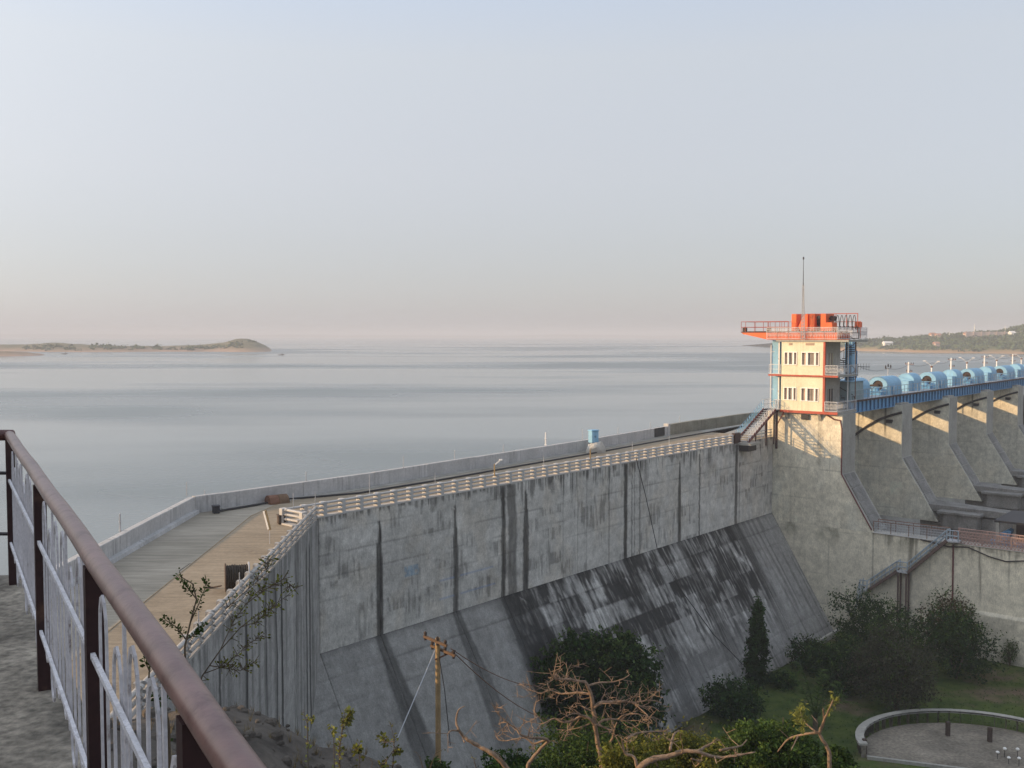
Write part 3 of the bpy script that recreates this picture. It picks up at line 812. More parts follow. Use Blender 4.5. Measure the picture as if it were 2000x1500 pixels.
# ================================================================== spillway piers
S1 = 59.0                                      # dam-side face of the first pier
PITCHP, PTH = 17.25, 3.45
PTOP = -7.82
def nose_t(z):
    z = np.asarray(z, float)
    return np.where(z > -13.75, 7.32, 7.32 + (-13.75 - z) / 5.2 * 3.15)
def pier_tint(seed, bare=False):
    def fn(u, d):
        t = u; z = PTOP - d
        g = .65 + .13 * (fbm(t * .35, z * .3, seed) - .5) + .05 * (fbm(t * 1.4, z * 1.2, seed + 1) - .5)
        gx, gz = np.abs(t % 1.22 - .61), np.abs(z % 1.5 - .75)
        line = np.maximum(sm(gx, .555, .61), sm(gz, .70, .75)) * sm(vn(t * .9, z * .9, seed + 2), .25, .7)
        g = g * (1 - .30 * line)
        g = g * (1 + .10 * (cell(t / 1.22, z / 1.5, seed + 3) - .5))
        st = sm(vn(t * 3.0, z * .09, seed + 4), .60, .85) * sm(fbm(t * .4, z * .2, seed + 5), .4, .6)
        g = g * (1 - .30 * st)
        g = g * (1 + .10 * (vn(t * 6, z * 5, seed + 6) - .5))
        dirt = np.zeros_like(g)
        for k in range(3):
            c = 2.2 + 4.2 * _h(np.array(k), np.array(seed), 5); w = .06 + .12 * _h(np.array(k), np.array(seed), 6)
            L_ = 2 + 5 * _h(np.array(k), np.array(seed), 7)
            x = np.abs(t - c + (vn(z * .8, z * 0 + k, seed) - .5) * .15)
            dirt = np.maximum(dirt, (1 - sm(x / w, .4, 1.3)) * sm((L_ - d) / L_, 0, .4) * .8)
        if seed % 2: g = g * (1 - dirt * .85)
        col = np.stack([g, g * .92, g * .735], -1)
        grime = sm(fbm(t * .3, z * .25, seed + 9), .45, .65)[..., None]
        col = col * (1 - grime * .5) + col * np.array([.84, .9, .97]) * grime * .5
        return np.clip(col, .03, .68)
    return fn
def pier_face(parent, s_face, seed, zbot):
    f = pier_tint(seed)
    def pos(a, b):                             # a 0..1 across, b depth below the top
        z = PTOP - b; t1 = nose_t(z); t0 = -.6
        t = t0 + (t1 - t0) * a
        return np.stack([np.full_like(t, s_face), -t, z], -1)
    def tint(a, b):
        z = PTOP - b; t1 = nose_t(z); return f(-.6 + (t1 + .6) * a, b)
    panel('pier_face', 0, 1, 0, PTOP - zbot, pos, np.array([-1., 0, 0]), tint, parent, .011, .11, None, 0.0, .08, M['wall'])
def pier_body(parent, s_face, zbot, seed):
    m = MB(); e = .03
    m.prism([q(s_face+e, -9.6, -10.55), q(s_face+e, -.6, -10.55), q(s_face+e, -.6, PTOP), q(s_face+e, 7.3, PTOP), q(s_face+e, 7.3, -13.75), q(s_face+e, 7.3+(-13.75-zbot)/5.2*3.15, zbot), q(s_face+e, -9.6, zbot)], (PTH - e, 0, 0))
    m.build('body', M['concrete'], parent)

# training wall below the first pier
TW = -19.15
def tw_tint(t, d):
    z = TW - d
    g = .64 + .13 * (fbm(t * .3, z * .3, 201) - .5) + .04 * (vn(t * 5, z * .4, 202) - .5)
    gx, gz = np.abs(t % 1.22 - .61), np.abs(z % 1.5 - .75)
    g = g * (1 - .26 * np.maximum(sm(gx, .555, .61), sm(gz, .70, .75)) * sm(vn(t * .9, z * .9, 203), .3, .75))
    lf = .3 + 1.6 * vn(t * 1.6, 0, 204) ** 2
    g = g * (1 - .40 * sm((lf - d) / lf, 0, .6) * sm(vn(t * 7, d * .3, 205), .4, .7) * sm(t, 9, 11))
    for c, w, L_, k_ in ((14.1, .22, 5.5, .6), (14.6, .10, 3.5, .5), (10.5, .08, 7, .5), (20.2, .10, 6, .55), (22.6, .06, 4, .4), (24.5, .14, 7, .5)):
        x = np.abs(t - c + (vn(d * .7, d * 0 + c, 206) - .5) * .25)
        g = g * (1 - k_ * (1 - sm(x / w, .4, 1.4)) * sm((L_ - d) / L_, 0, .4))
    low = sm(d, 5.9, 6.1) * sm(t, 17.8, 18.0)
    g = g * (1 - low * .22 * sm(fbm(t * .7, z * 1.6, 208), .4, .6))
    g = g * (1 - .25 * sm(d, 8.6, 10.2) * sm(fbm(t * .6, z, 209), .3, .6))
    col = np.stack([g, g * .92, g * .735], -1)
    moss = (sm(fbm(t * .5, z * .5, 207), .55, .72) * sm(2.5 - d, 0, 2.5))[..., None]
    return np.clip(col * (1 - moss * .5) + np.array([.06, .06, .03]) * moss * .5, .03, .7)
piers = []
for k in range(5):
    sf = S1 + PITCHP * k
    lab = ['tall concrete pier carrying the red and cream gate tower', 'second concrete pier, with black drips and a slanting steel track under the blue bridge',
           'third concrete pier, beyond the one with black drips', 'fourth concrete pier under the blue bridge', 'farthest visible concrete pier at the edge of the frame'][k]
    pr = thing('spillway_pier', lab, 'pier', (sf, 0, -30), group='piers of the dam spillway')
    piers.append(pr)
    zb = TW if k == 0 else -20.5
    pier_face(pr, sf, 100 + 7 * k, zb)
    pier_body(pr, sf, zb, k)
    # chamfered strips on the nose: panels of the sloping end
    m = MB()
    for i in range(4):
        z0 = -13.8 - i * 1.28; z1 = z0 - 1.2
        m.prism([q(sf+.45, float(nose_t(z0))+.02, z0), q(sf+PTH-.45, float(nose_t(z0))+.02, z0), q(sf+PTH-.45, float(nose_t(z1))+.02, z1), q(sf+.45, float(nose_t(z1))+.02, z1)], q(0, .05, 0))
    m.build('nose_panel', M['grey_concrete'], pr)
    if k:
        # curved steel track of the gate and its bracket
        m = MB(); pts = []
        for i in range(9):
            a = i / 8; t = 1.2 + 6.1 * a; z = -12.25 + 3.6 * a + .55 * math.sin(a * math.pi)
            pts.append(q(sf - .05, t, z))
        m.tube(pts, .15, 5); m.build('gate_track', M['darkmetal'], pr)
        m = MB(); m.st(sf - .3, sf + .02, 5.6, 6.3, -9.75, -9.5); m.st(sf - .3, sf - .2, 5.6, 6.3, -9.9, -9.5); m.build('bracket', M['darkmetal'], pr)
        # low wedge shaped end of the pier above the chute
        m = MB()
        m.prism([q(sf + .02, 9.0, -18.6), q(sf + PTH - .02, 9.0, -18.6), q(sf + PTH - .8, 22, -19.0), q(sf + 1.2, 22, -19.0)], (0, 0, -.7)); m.build('splitter_deck', M['grey_concrete'], pr)
        m = MB(); m.st(sf + .9, sf + PTH - .5, 9.2, 21, -26, -19.75); m.build('splitter_wall', M['grey_concrete'], pr)
        m = MB(); m.st(sf - 1.0, sf + 2.6, 12.2, 15.6, -20.9, -19.35); m.st(sf - 1.3, sf + 2.8, 11.6, 16, -19.33, -19.1); m.build('chamber', M['grey_concrete'], pr)
    # bearing block under the bridge
    m = MB(); m.st(sf + .4, sf + PTH - .4, 5.6, 7.0, PTOP + .01, PTOP + .16); m.build('bearing', M['concrete'], pr)
panel('training_face', -.8, 44, 0, TW - GARDEN + .6, lambda a, b: np.stack([np.full_like(a, S1 - .0) - .35 * sm(b, 5.95, 6.0) * sm(a, 17.9, 17.95), -a, TW - b], -1), np.array([-1., 0, 0]), tw_tint, piers[0], .13, .12, None, 0, .1)
m = MB(); m.st(S1 + .04, S1 + 1.6, -.8, 44, -30.2, TW - .01); m.build('training_wall', M['concrete'], piers[0])
# a dark seam where the wall steps
m = MB(); m.tube([q(S1 - .07, 17.92, TW - .1), q(S1 - .07, 17.95, -24), q(S1 - .42, 17.95, -25.6), q(S1 - .42, 17.95, -28.3)], .075, 6); m.build('drain_pipe', M['pipe_red'], piers[0])

# gates, sills and the chute between piers
for k in range(5):
    sa, sb = S1 + PTH + PITCHP * k + .02, S1 + PITCHP * (k + 1) - .02
    gt = thing('radial_gate', 'curved steel spillway gate in shade, %s bay from the tower' % ['first', 'second', 'third', 'fourth', 'fifth'][k], 'gate', (sa, 1.5, -20), group='gates between the spillway piers')
    m = MB(); prof = []
    for i in range(8):
        a = i / 7; z = -9.1 - 10 * a; t = -1.35 - .7 * math.sin(math.pi * a)
        prof.append((t, z))
    for i in range(7):
        m.add([q(sa, *prof[i]), q(sb, *prof[i]), q(sb, *prof[i+1]), q(sa, *prof[i+1]), q(sa, prof[i][0]-.25, prof[i][1]), q(sb, prof[i][0]-.25, prof[i][1]), q(sb, prof[i+1][0]-.25, prof[i+1][1]), q(sa, prof[i+1][0]-.25, prof[i+1][1])],
              [(0,1,2,3),(7,6,5,4),(0,4,5,1),(3,2,6,7),(0,3,7,4),(1,5,6,2)])
    m.build('skin_plate', M['teal'], gt)
    m = MB()
    for i in range(1, 7): m.st(sa, sb, prof[i][0] + .02, prof[i][0] + .4, prof[i][1] - .06, prof[i][1] + .06)
    m.build('stiffener', M['blue'], gt)
m = MB()
m.prism([q(S1 + PTH + .01, -9, -19.2), q(S1 + PTH + .01, -1, -19.0), q(S1 + PTH + .01, 4, -21.5), q(S1 + PTH + .01, 11, -27.2), q(S1 + PTH + .01, 30, -29.6), q(S1 + PTH + .01, 60, -29.8), q(S1 + PTH + .01, 60, -31), q(S1 + PTH + .01, -9, -31)], (PITCHP * 6, 0, 0))
o = m.build('spillway_chute', M['concrete'], None); o.location = DW(0, 0, 0); o.rotation_euler = (0, 0, ANG)
ch = o; tag(o, kind='structure')

# service road over the gates on the lake side
ub = thing('service_road_bridge', 'concrete road bridge crossing the spillway behind the hoists', 'bridge', (S1 + PTH, 5, -10))
m = MB(); m.st(S1 + .02, S1 + 112, -8.8, -2.6, -11.2, -10.5); m.build('deck', M['concrete'], ub)
m = MB(); m.st(S1 + 19, S1 + 112, -8.8, -8.5, -10.49, -9.5); m.build('parapet_rail', M['parapet'], ub)

# ================================================================== blue hoist bridge
hb = thing('hoist_bridge', 'long blue steel girder bridge carrying the gate hoists over the piers', 'bridge', (S1 + PTH, -6.3, -8))
GB, GT = -8.02, -6.82
BS0, BS1 = S1 + 4.2, S1 + 112
for t in (6.28, 3.2, -.35):
    m = MB()
    m.st(BS0, BS1, t - .012, t + .012, GB + .05, GT - .05)           # web
    m.st(BS0, BS1, t - .17, t + .17, GB, GB + .05); m.st(BS0, BS1, t - .17, t + .17, GT - .05, GT)
    m.build('girder', M['blue'], hb)
n_st = int((BS1 - BS0) / 1.15)
st_mesh = None
for i in range(n_st):
    s_ = BS0 + .3 + i * 1.15
    if st_mesh is None:
        mb = MB(); mb.rng(-.05, .05, -.16, -.013, GB + .051, GT - .051); mb.rng(-.2, .2, -.176, -.162, GB + .051, GT - .051)
        o = mb.build('stiffener', M['blue'], hb, org=(0, 0, 0)); st_mesh = o.data
    else:
        o = bpy.data.objects.new('stiffener', st_mesh); C.objects.link(o); o.parent = hb
    oo = ORG[hb.name]; o.location = Vector((s_ - oo.x, -6.28 - oo.y, -oo.z))
m = MB(); m.st(BS0, BS1, -.5, 6.55, GT + .004, GT + .10); m.build('deck', M['greymetal'], hb)
m = MB(); m.st(BS0, BS1, 6.552, 6.60, GT - .06, GT + .13); m.build('toe_plate', M['maroon'], hb)
m = MB()                                       # bridge railing
zz = GT + .1
s_ = BS0 + .1
while s_ < BS1:
    m.tube([q(s_, 6.45, zz), q(s_, 6.45, zz + 1.05)], .03, 4); s_ += 1.15
for h in (.55, 1.05): m.tube([q(BS0, 6.45, zz + h), q(BS1, 6.45, zz + h)], .028, 4)
m.build('handrail', M['railblue'], hb)

# hoists under barrel-vault covers
def hood_mesh(w, L_, h, n=14, th=.03):
    m = MB(); r_ = w / 2
    out = [(-r_, 0)] + [(-r_ * math.cos(math.pi * k / n), (h - r_ * .92) + r_ * .92 * math.sin(math.pi * k / n)) for k in range(n + 1)] + [(r_, 0)]
    pts = [Vector((0, y, z)) for y, z in out]
    vs = []; fs = []; k_ = len(pts)
    for x, off in ((0, 0), (L_, 0)):
        vs += [p + Vector((x, 0, 0)) for p in pts]
    inn = [Vector((0, p.y * .96, p.z * .965 if i not in (0, k_-1) else 0)) for i, p in enumerate(pts)]
    for x in (.0, L_): vs += [p + Vector((x, 0, 0)) for p in inn]
    for i in range(k_ - 1):
        fs.append((i, i+1, k_+i+1, k_+i)); fs.append((2*k_+i+1, 2*k_+i, 3*k_+i, 3*k_+i+1))
        fs.append((i+1, i, 2*k_+i, 2*k_+i+1)); fs.append((k_+i, k_+i+1, 3*k_+i+1, 3*k_+i))
    m.add(vs, fs); return m
def end_ring(w, h, hole_r, hz, n=18, th=.04, x=0.0):
    """end plate of a hood with a round opening"""
    m = MB(); r_ = w / 2; ang = [math.pi * 2 * k / n for k in range(n)]
    def outer(a):
        c, s_ = math.cos(a), math.sin(a)
        best = 9
        for t in np.linspace(.05, 3.2, 260):
            y, z = c * t, hz + s_ * t
            inside = 0 <= z <= h and abs(y) <= r_ and (z <= h - r_ * .92 or (y / r_) ** 2 + ((z - (h - r_ * .92)) / (r_ * .92)) ** 2 <= 1)
            if not inside: best = t; break
        return (y, z)
    vs = []
    for xx in (x, x + th):
        for a in ang: vs.append((xx, hole_r * math.cos(a), hz + hole_r * math.sin(a)))
        for a in ang: y, z = outer(a); vs.append((xx, y, z))
    fs = []
    for k in range(n):
        j = (k + 1) % n
        fs += [(k, j, n+j, n+k), (2*n+j, 2*n+k, 3*n+k, 3*n+j), (j, k, 2*n+k, 2*n+j)]
    m.add(vs, fs); return m
HZ = GT + .1
def big_hoist(s0, label):
    root = thing('gate_hoist', label, 'hoist', (s0, -4.75, HZ), group='hoists with an open geared end on the blue bridge')
    o_ = Vector((0, 0, 0))
    def loc(mb, name, mat, smooth=False, par_=root):
        ob = mb.build(name, mat, par_, org=(0,0,0), smooth=smooth); return ob
    loc(hood_mesh(2.2, 4.6, 2.05), 'cover', M['ltblue'])
    loc(end_ring(2.2, 2.05, .58, 1.05), 'end_plate', M['ltblue'])
    mb = MB(); mb.lathe([(.05, .1), (.54, .12), (.56, .22), (.56, .4), (.1, .45)], 18, (0, 0, 1.05), 'x')
    gear = loc(mb, 'gear_wheel', M['drumhole'])
    mb = MB(); mb.lathe([(.12, -.12), (.12, .12)], 10, (0, 0, 1.05), 'x'); mb.bar((-.08, 0, 1.12), (-.08, .9, 1.0), .1, .24); mb.bar((-.08, .85, 1.02), (-.08, 1.02, .65), .1, .2); loc(mb, 'brake_arm', M['drumhole'])
    mb = MB(); mb.cbox(-1.3, -.25, -.8, .5, .02, .42); mb.lathe([(.02,-1.15),(.26,-1.12),(.26,-.5),(.02,-.45)], 10, (0, -.15, .66), 'x'); loc(mb, 'motor', M['blue'])
    mb = MB()
    for y in (-1.35, .9):
        for x in (-1.6, -.9, -.2): mb.tube([(x, y, 0), (x, y, .95)], .03, 4)
        for h in (.5, .95): mb.tube([(-1.6, y, h), (-.2, y, h)], .03, 4)
    for h in (.5, .95): mb.tube([(-1.6, -1.35, h), (-1.6, .9, h)], .03, 4)
    loc(mb, 'guard_rail', M['ltblue'])
    mb = MB(); mb.cbox(1.6, 3.4, -1.45, -1.12, .02, .9); loc(mb, 'side_box', M['ltblue'])
    mb = MB(); mb.prism([(4.61, -1.05, 0), (4.61, 1.05, 0), (4.61, .8, 1.3), (4.61, -.8, 1.3)], (.5, 0, 0)); loc(mb, 'rear_housing', M['ltblue'])
    return root
def mid_hoist(s0, label):
    root = thing('hoist_cover', label, 'hoist cover', (s0, -4.4, HZ), group='closed covers between the geared hoists')
    ob = hood_mesh(2.1, 2.7, 2.1).build('cover', M['ltblue'], root, org=(0,0,0))
    mb = MB(); r_ = 1.0
    poly = [(.02, -r_, 0.02)] + [(.02, -r_ * math.cos(math.pi*k/12), 2.05 - .95 + .95 * math.sin(math.pi*k/12)) for k in range(13)] + [(.02, r_, 0.02)]
    mb.prism(poly, (.04, 0, 0)); mb.build('end_plate', M['ltblue'], root, org=(0,0,0))
    mb = MB(); mb.cbox(-1.5, -.1, -.9, .2, .02, 1.25); mb.build('control_box', M['ltblue'], root, org=(0,0,0))
    mb = MB(); mb.cbox(-1.5, -1.0, .3, .8, .02, .8); mb.lathe([(.02,0),(.14,.02),(.14,.5),(.02,.55)], 8, (-.7, .55, .02)); mb.build('motor', M['blue'], root, org=(0,0,0))
    mb = MB()
    for x in (.6, 1.7, 2.8): mb.tube([(x, -1.3, 0), (x, -1.3, .95)], .03, 4)
    mb.tube([(.6, -1.3, .95), (2.8, -1.3, .95)], .03, 4); mb.build('guard_rail', M['railblue'], root, org=(0,0,0))
    return root
bh = big_hoist(S1 + 16.6, 'light blue arched gate hoist with dark gear opening, nearest along the bridge')
h_lab = ['light blue arched gate hoist with dark gear, second along the blue bridge', 'light blue arched gate hoist with dark gear, third along the blue bridge',
         'light blue arched gate hoist with dark gear, fourth along the blue bridge', 'light blue arched gate hoist with dark gear, last before the frame edge']
for i in range(1, 5): dup(bh, DW(S1 + 16.6 + PITCHP * i, 4.75, HZ), h_lab[i - 1])
mh = mid_hoist(S1 + 9.6, 'light blue closed hoist cover standing just behind the tower')
m_lab = ['light blue closed hoist cover, first after the nearest geared hoist', 'light blue closed hoist cover, between the second and third geared hoists',
         'light blue closed hoist cover, between the third and fourth geared hoists', 'light blue closed hoist cover, after the fourth geared hoist']
for i in range(1, 5): dup(mh, DW(S1 + 9.6 + PITCHP * i, 4.4, HZ), m_lab[i - 1])
tk = thing('shaded_hoist_casing', 'blue hoist cabin beside the spiral stair', 'casing', (S1 + 5.2, -5.6, HZ))
m = MB(); m.cbox(S1 + 4.9, S1 + 8.6, -6.1, -3.0, HZ, HZ + 1.9, .05); m.build('body', M['teal'], tk)  # shaded side of the first hoist casing, put in as duller blue
m = MB(); m.cbox(S1 + 4.7, S1 + 8.8, -6.25, -2.9, HZ + 1.91, HZ + 2.0, .03); m.build('lid', M['ltblue'], tk)

# lamp posts and wire poles behind the hoists
def y_lamp():
    r_ = thing('street_lamp', '', 'street lamp', (0, 0, 0))
    mb = MB(); mb.lathe([(.13, 0), (.12, 3), (.10, 6.0), (.09, 6.05)], 8); mb.build('post', M['trim'], r_, org=(0,0,0))
    for sd in (-1, 1):
        mb = MB(); mb.tube([(0, 0, 5.95), (sd*.3, 0, 6.25), (sd*1.3, 0, 6.75)], .05, 5); a_ = mb.build('arm', M['greymetal'], r_, org=(0,0,0))
        mb = MB(); mb.cbox(min(sd*1.1, sd*1.8), max(sd*1.1, sd*1.8), -.12, .12, 6.76, 6.9, .03); mb.build('lamp_head', M['greymetal'], a_, org=(0,0,0))
    mb = MB(); mb.lathe([(.02, 5.8), (.17, 5.85), (.17, 6.05), (.02, 6.1)], 8); mb.build('collar', M['rust'], r_, org=(0,0,0))
    return r_
def wire_pole():
    r_ = thing('wire_pole', '', 'pole', (0, 0, 0))
    mb = MB(); mb.lathe([(.15, 0), (.13, 3), (.11, 6.6), (.1, 6.65)], 8); mb.build('post', M['trim'], r_, org=(0,0,0))
    for h, w in ((6.35, .85), (5.3, .6)):
        mb = MB(); mb.bar((-w, -.14, h), (w, -.14, h), .08, .08); a_ = mb.build('crossarm', M['rust'], r_, org=(0,0,0))
        for x in (-w + .08, -w * .4, w * .4, w - .08):
            mb = MB(); mb.lathe([(.02, h+.04), (.05, h+.1), (.055, h+.18), (.02, h+.24)], 6, (x, -.14, 0)); mb.build('insulator', M['darkmetal'], a_, org=(0,0,0))
    return r_
LAMP_T = -3.4
def st_from_px(px, t):                          # where the sight line crosses the line t = const
    r_ = ray(px, 700); k_ = (t + K.x*N.x + K.y*N.y) / (r_.x*N.x + r_.y*N.y)
    return to_dam(r_ * k_)[0]
yl = y_lamp(); wpole = wire_pole()
lamp_px = [(1820, -3.9), (1889, -3.7), (1947, -3.65), (1995, -3.7)]
pole_px = [(1775, -3.9), (1858, -3.65), (1923, -3.55), (1978, -3.6)]
llab = ['white twin-arm street lamp, first beyond the poles with crossarms', 'white twin-arm street lamp between the second and third wire poles', 'white twin-arm street lamp between the third and fourth wire poles', 'white twin-arm street lamp at the far end of the row']
plab = ['thin wire pole with dark crossarms, first behind the nearest hoists', 'stout white wire pole with two rusty crossarms, second of the row', 'white wire pole behind the third geared hoist', 'white wire pole farthest along the blue bridge']
for i, (px, zt) in enumerate(lamp_px):
    s_ = st_from_px(px, LAMP_T); o = yl if i == 0 else dup(yl, (0,0,0))
    o.location = DW(s_, LAMP_T, zt - 6.9); o['label'] = llab[i]; o['group'] = 'twin-arm lamps on the service road'; o.rotation_euler = (0, 0, ANG + R(60))
for i, (px, zt) in enumerate(pole_px):
    s_ = st_from_px(px, LAMP_T); o = wpole if i == 0 else dup(wpole, (0,0,0))
    o.location = DW(s_, LAMP_T, zt - 6.65); o['label'] = plab[i]; o['group'] = 'wire poles on the service road'; o.rotation_euler = (0, 0, ANG + R(60))
tp = thing('insulator_post', 'slim post with dark insulators, nearest the tower on the service road', 'pole', (0, 0, 0))
mb = MB(); mb.lathe([(.07, 0), (.06, 5.9), (.02, 5.95)], 6); mb.build('post', M['greymetal'], tp, org=(0,0,0))
mb = MB()
for x, h in ((-.5, 6.2), (.0, 6.3), (.5, 6.1)): mb.lathe([(.02, h-.25), (.10, h-.15), (.10, h+.1), (.02, h+.25)], 6, (x, 0, 0))
mb.bar((-.6, 0, 5.85), (.6, 0, 5.85), .08, .08); mb.build('insulator', M['darkmetal'], tp, org=(0,0,0))
tp.location = DW(st_from_px(1735, LAMP_T), LAMP_T, -4.2 - 6.3); tp.rotation_euler = (0, 0, ANG + R(60))
# wires strung from the tower along the poles
def sag(a, b, dz, n=10): return [a.lerp(b, i/n) - Vector((0, 0, dz * 4 * (i/n) * (1 - i/n))) for i in range(n + 1)]
m = MB(); stops = [DW(S1 + 5, 7.2, -3.3), DW(st_from_px(1735, LAMP_T), LAMP_T, -4.6)] + [DW(st_from_px(p, LAMP_T), LAMP_T, z - .35) for p, z in sorted(lamp_px + pole_px)]
pts = []
for a, b in zip(stops[:-1], stops[1:]): pts += sag(a, b, .35, 6)
m.tube(pts, .022, 4)
solo('overhead_wire', m, M['darkmetal'], 'thin dark overhead wire running from the tower along the lamp posts', 'wire', dam=False)

# ================================================================== gate tower
FS = 58.6                                      # sunlit front face
tw = thing('gate_tower', 'cream two storey gate control tower with orange red slabs and balconies on the pier', 'tower', (FS, -3, -7.6))
F0, F1, F2 = -7.6, -4.0, -.46                  # floor levels
ST0, ST1 = 1.0, 5.4                            # width of the cream front along the pier
SB = 63.0                                      # back of the rooms
SLAB = 7.0
def slab(z, t0, t1, s0, s1, th, name, mat):
    m = MB(); m.st(s0, s1, t0, t1, z - th, z); m.build(name, mat, tw)
# floor slabs: dark body with a painted fascia in front
slab(F0, .3, SLAB - .03, FS - .12, 63.6, .20, 'floor_slab', M['concrete'])
m = MB(); m.st(FS - .155, FS - .122, .95, SLAB, F0 - .25, F0 + .01); m.build('fascia', M['redox'], tw)
slab(F1, -.35, SLAB - .03, FS - .12, 63.8, .15, 'floor_slab', M['concrete'])
m = MB(); m.st(FS - .155, FS - .122, -.36, SLAB, F1 - .16, F1 + .02); m.build('fascia', M['redox'], tw)
slab(F2 + .02, .4, 8.0, FS - .12, 63.6, .2, 'roof_slab', M['concrete'])
for z0, z1 in ((F0, F1 - .15), (F1, F2 - .10)):
    up = z0 == F1
    # front wall with two window bays left open
    wins = [(1.36, 2.6, z0 + 1.08, z0 + 2.26), (3.2, 4.93, z0 + 1.04, z0 + 2.26)]
    ts = [ST0] + [x for w in wins for x in w[:2]] + [ST1]
    m = MB()
    for a, b in ((ts[0], ts[1]), (ts[2], ts[3]), (ts[4], ts[5])): m.st(FS, FS + .23, a, b, z0 + .001, z1 - .001)
    for t0, t1, a, b in wins:
        m.st(FS, FS + .23, t0 + .001, t1 - .001, z0 + .001, a); m.st(FS, FS + .23, t0 + .001, t1 - .001, b, z1 - .001)
    m.build('front_wall', M['cream'], tw)
    for t0, t1, a, b in wins:
        w_ = t1 - t0; cuts = [t0, t0 + .22 * w_ + .02, t0 + .36 * w_, t0 + (.74 if w_ > 1.4 else .66) * w_, t0 + (.84 if w_ > 1.4 else .80) * w_, t1]
        m = MB()
        m.st(FS - .05, FS + .1, t0 - .07, t1 + .07, b, b + .09); m.st(FS - .07, FS + .1, t0 - .07, t1 + .07, a - .08, a)
        m.st(FS - .05, FS + .1, t0 - .07, t0, a, b); m.st(FS - .05, FS + .1, t1, t1 + .07, a, b)
        m.st(FS - .03, FS + .14, cuts[1], cuts[2], a, b); m.st(FS - .03, FS + .14, cuts[3], cuts[4], a, b)
        fr = m.build('window_frame', M['trim'], tw)
        for p, r_, mt in ((cuts[0], cuts[1], 'shade'), (cuts[2], cuts[3], 'glass'), (cuts[4], cuts[5], 'shade')):
            mb = MB(); mb.st(FS + .15, FS + .17, p, r_, a, b)
            if mt == 'glass':
                mb.st(FS + .12, FS + .15, (p+r_)/2 - .03, (p+r_)/2 + .03, a, b)
            mb.build('pane', M[mt], fr)
    if up:
        for a, b in ((1.78, 2.14), (3.56, 4.46)):
            m = MB(); m.st(FS - .02, FS - .002, a, b, F1 + 3.0, F1 + 3.24)
            for i in range(5): m.st(FS - .04, FS - .021, a, b, F1 + 3.01 + i*.046, F1 + 3.03 + i*.046)
            m.build('ventilator', M['shade'], tw)
    # corner post, downstream wall with a tall window and a door, rear wall
    m = MB(); m.st(FS - .02, FS + .25, ST1 + .002, ST1 + .20, z0 + .002, z1 - .002); m.build('corner_post', M['redox'], tw)
    m = MB(); m.st(FS + .26, FS + 1.2, ST1 - .2, ST1 - .02, z0 + .002, z1 - .002); m.st(FS + 2.6, SB, ST1 - .2, ST1 - .02, z0 + .002, z1 - .002)
    m.st(FS + 1.2, FS + 2.6, ST1 - .2, ST1 - .02, z0 + 2.2, z1 - .002)
    if up: m.st(FS + 1.2, FS + 2.6, ST1 - .2, ST1 - .02, z0 + .002, z0 + .6)
    m.st(FS + .26, SB, ST0 + .0, ST0 + .2, z0 + .002, z1 - .002); m.st(SB - .2, SB, ST0 + .2, ST1 - .2, z0 + .002, z1 - .002)
    m.build('side_wall', M['pale_concrete'] if up else M['concrete'], tw)
    m = MB(); zz0 = z0 + .6 if up else z0 + .02
    m.st(FS + 1.2, FS + 1.3, ST1 - .16, ST1 - .04, zz0, z0 + 2.2); m.st(FS + 2.5, FS + 2.6, ST1 - .16, ST1 - .04, zz0, z0 + 2.2); m.st(FS + 1.85, FS + 1.95, ST1 - .16, ST1 - .04, zz0, z0 + 2.2)
    fr = m.build('veranda_window' if up else 'door_frame', M['cream'] if up else M['darkmetal'], tw)
    m = MB(); m.st(FS + 1.3, FS + 2.5, ST1 - .12, ST1 - .10, zz0, z0 + 2.2); m.build('pane', M['glass'], fr)
    # veranda columns at the outer edge
    m = MB(); m.tube([q(FS + 2.9, 6.8, z0), q(FS + 2.9, 6.8, z1 - .03)], .045, 6); m.build('veranda_post', M['whitemetal'], tw)
    m = MB(); m.tube([q(63.5, 6.8, z0), q(63.5, 6.8, z1 - .02)], .05, 6); m.build('veranda_post', M['rust'], tw)
# brackets below the lowest slab
m = MB()
for t in (1.4, 4.9): m.prism([q(FS - .1, t, F0 - .21), q(S1 - .01, t, F0 - .21), q(S1 - .01, t, F0 - 1.0)], q(0, .3, 0))
m.build('bracket', M['concrete'], tw)
m = MB(); m.st(S1 - .2, S1 - .003, 3.1, 3.9, -8.5, -8.0); m.build('drain_recess', M['darkmetal'], tw)

def grille(mb, p0, p1, z0, z1, n, rails=(0.0, 1.0), r_=.02, orn=False):
    """railing panel between two dam-frame (s,t) points"""
    a, b = Vector(q(p0[0], p0[1], 0)), Vector(q(p1[0], p1[1], 0))
    for k in rails:
        z = z0 + (z1 - z0) * k
        mb.tube([a + Vector((0,0,z)), b + Vector((0,0,z))], r_ * 1.3, 4)
    for i in range(n + 1):
        p = a.lerp(b, i / n)
        thick = r_ * 1.5 if i in (0, n) else r_ * .7
        mb.tube([p + Vector((0,0,z0)), p + Vector((0,0,z1))], thick, 4)
    if orn:
        for i in range(n):
            p, r2 = a.lerp(b, i / n), a.lerp(b, (i + 1) / n)
            zc = z0 + (z1 - z0) * .5; h = (z1 - z0) * .32
            mb.tube([p + Vector((0,0,zc-h)), p.lerp(r2,.5) + Vector((0,0,zc)), r2 + Vector((0,0,zc-h))], r_ * .7, 3)
            mb.tube([p + Vector((0,0,zc+h)), p.lerp(r2,.5) + Vector((0,0,zc)), r2 + Vector((0,0,zc+h))], r_ * .7, 3)
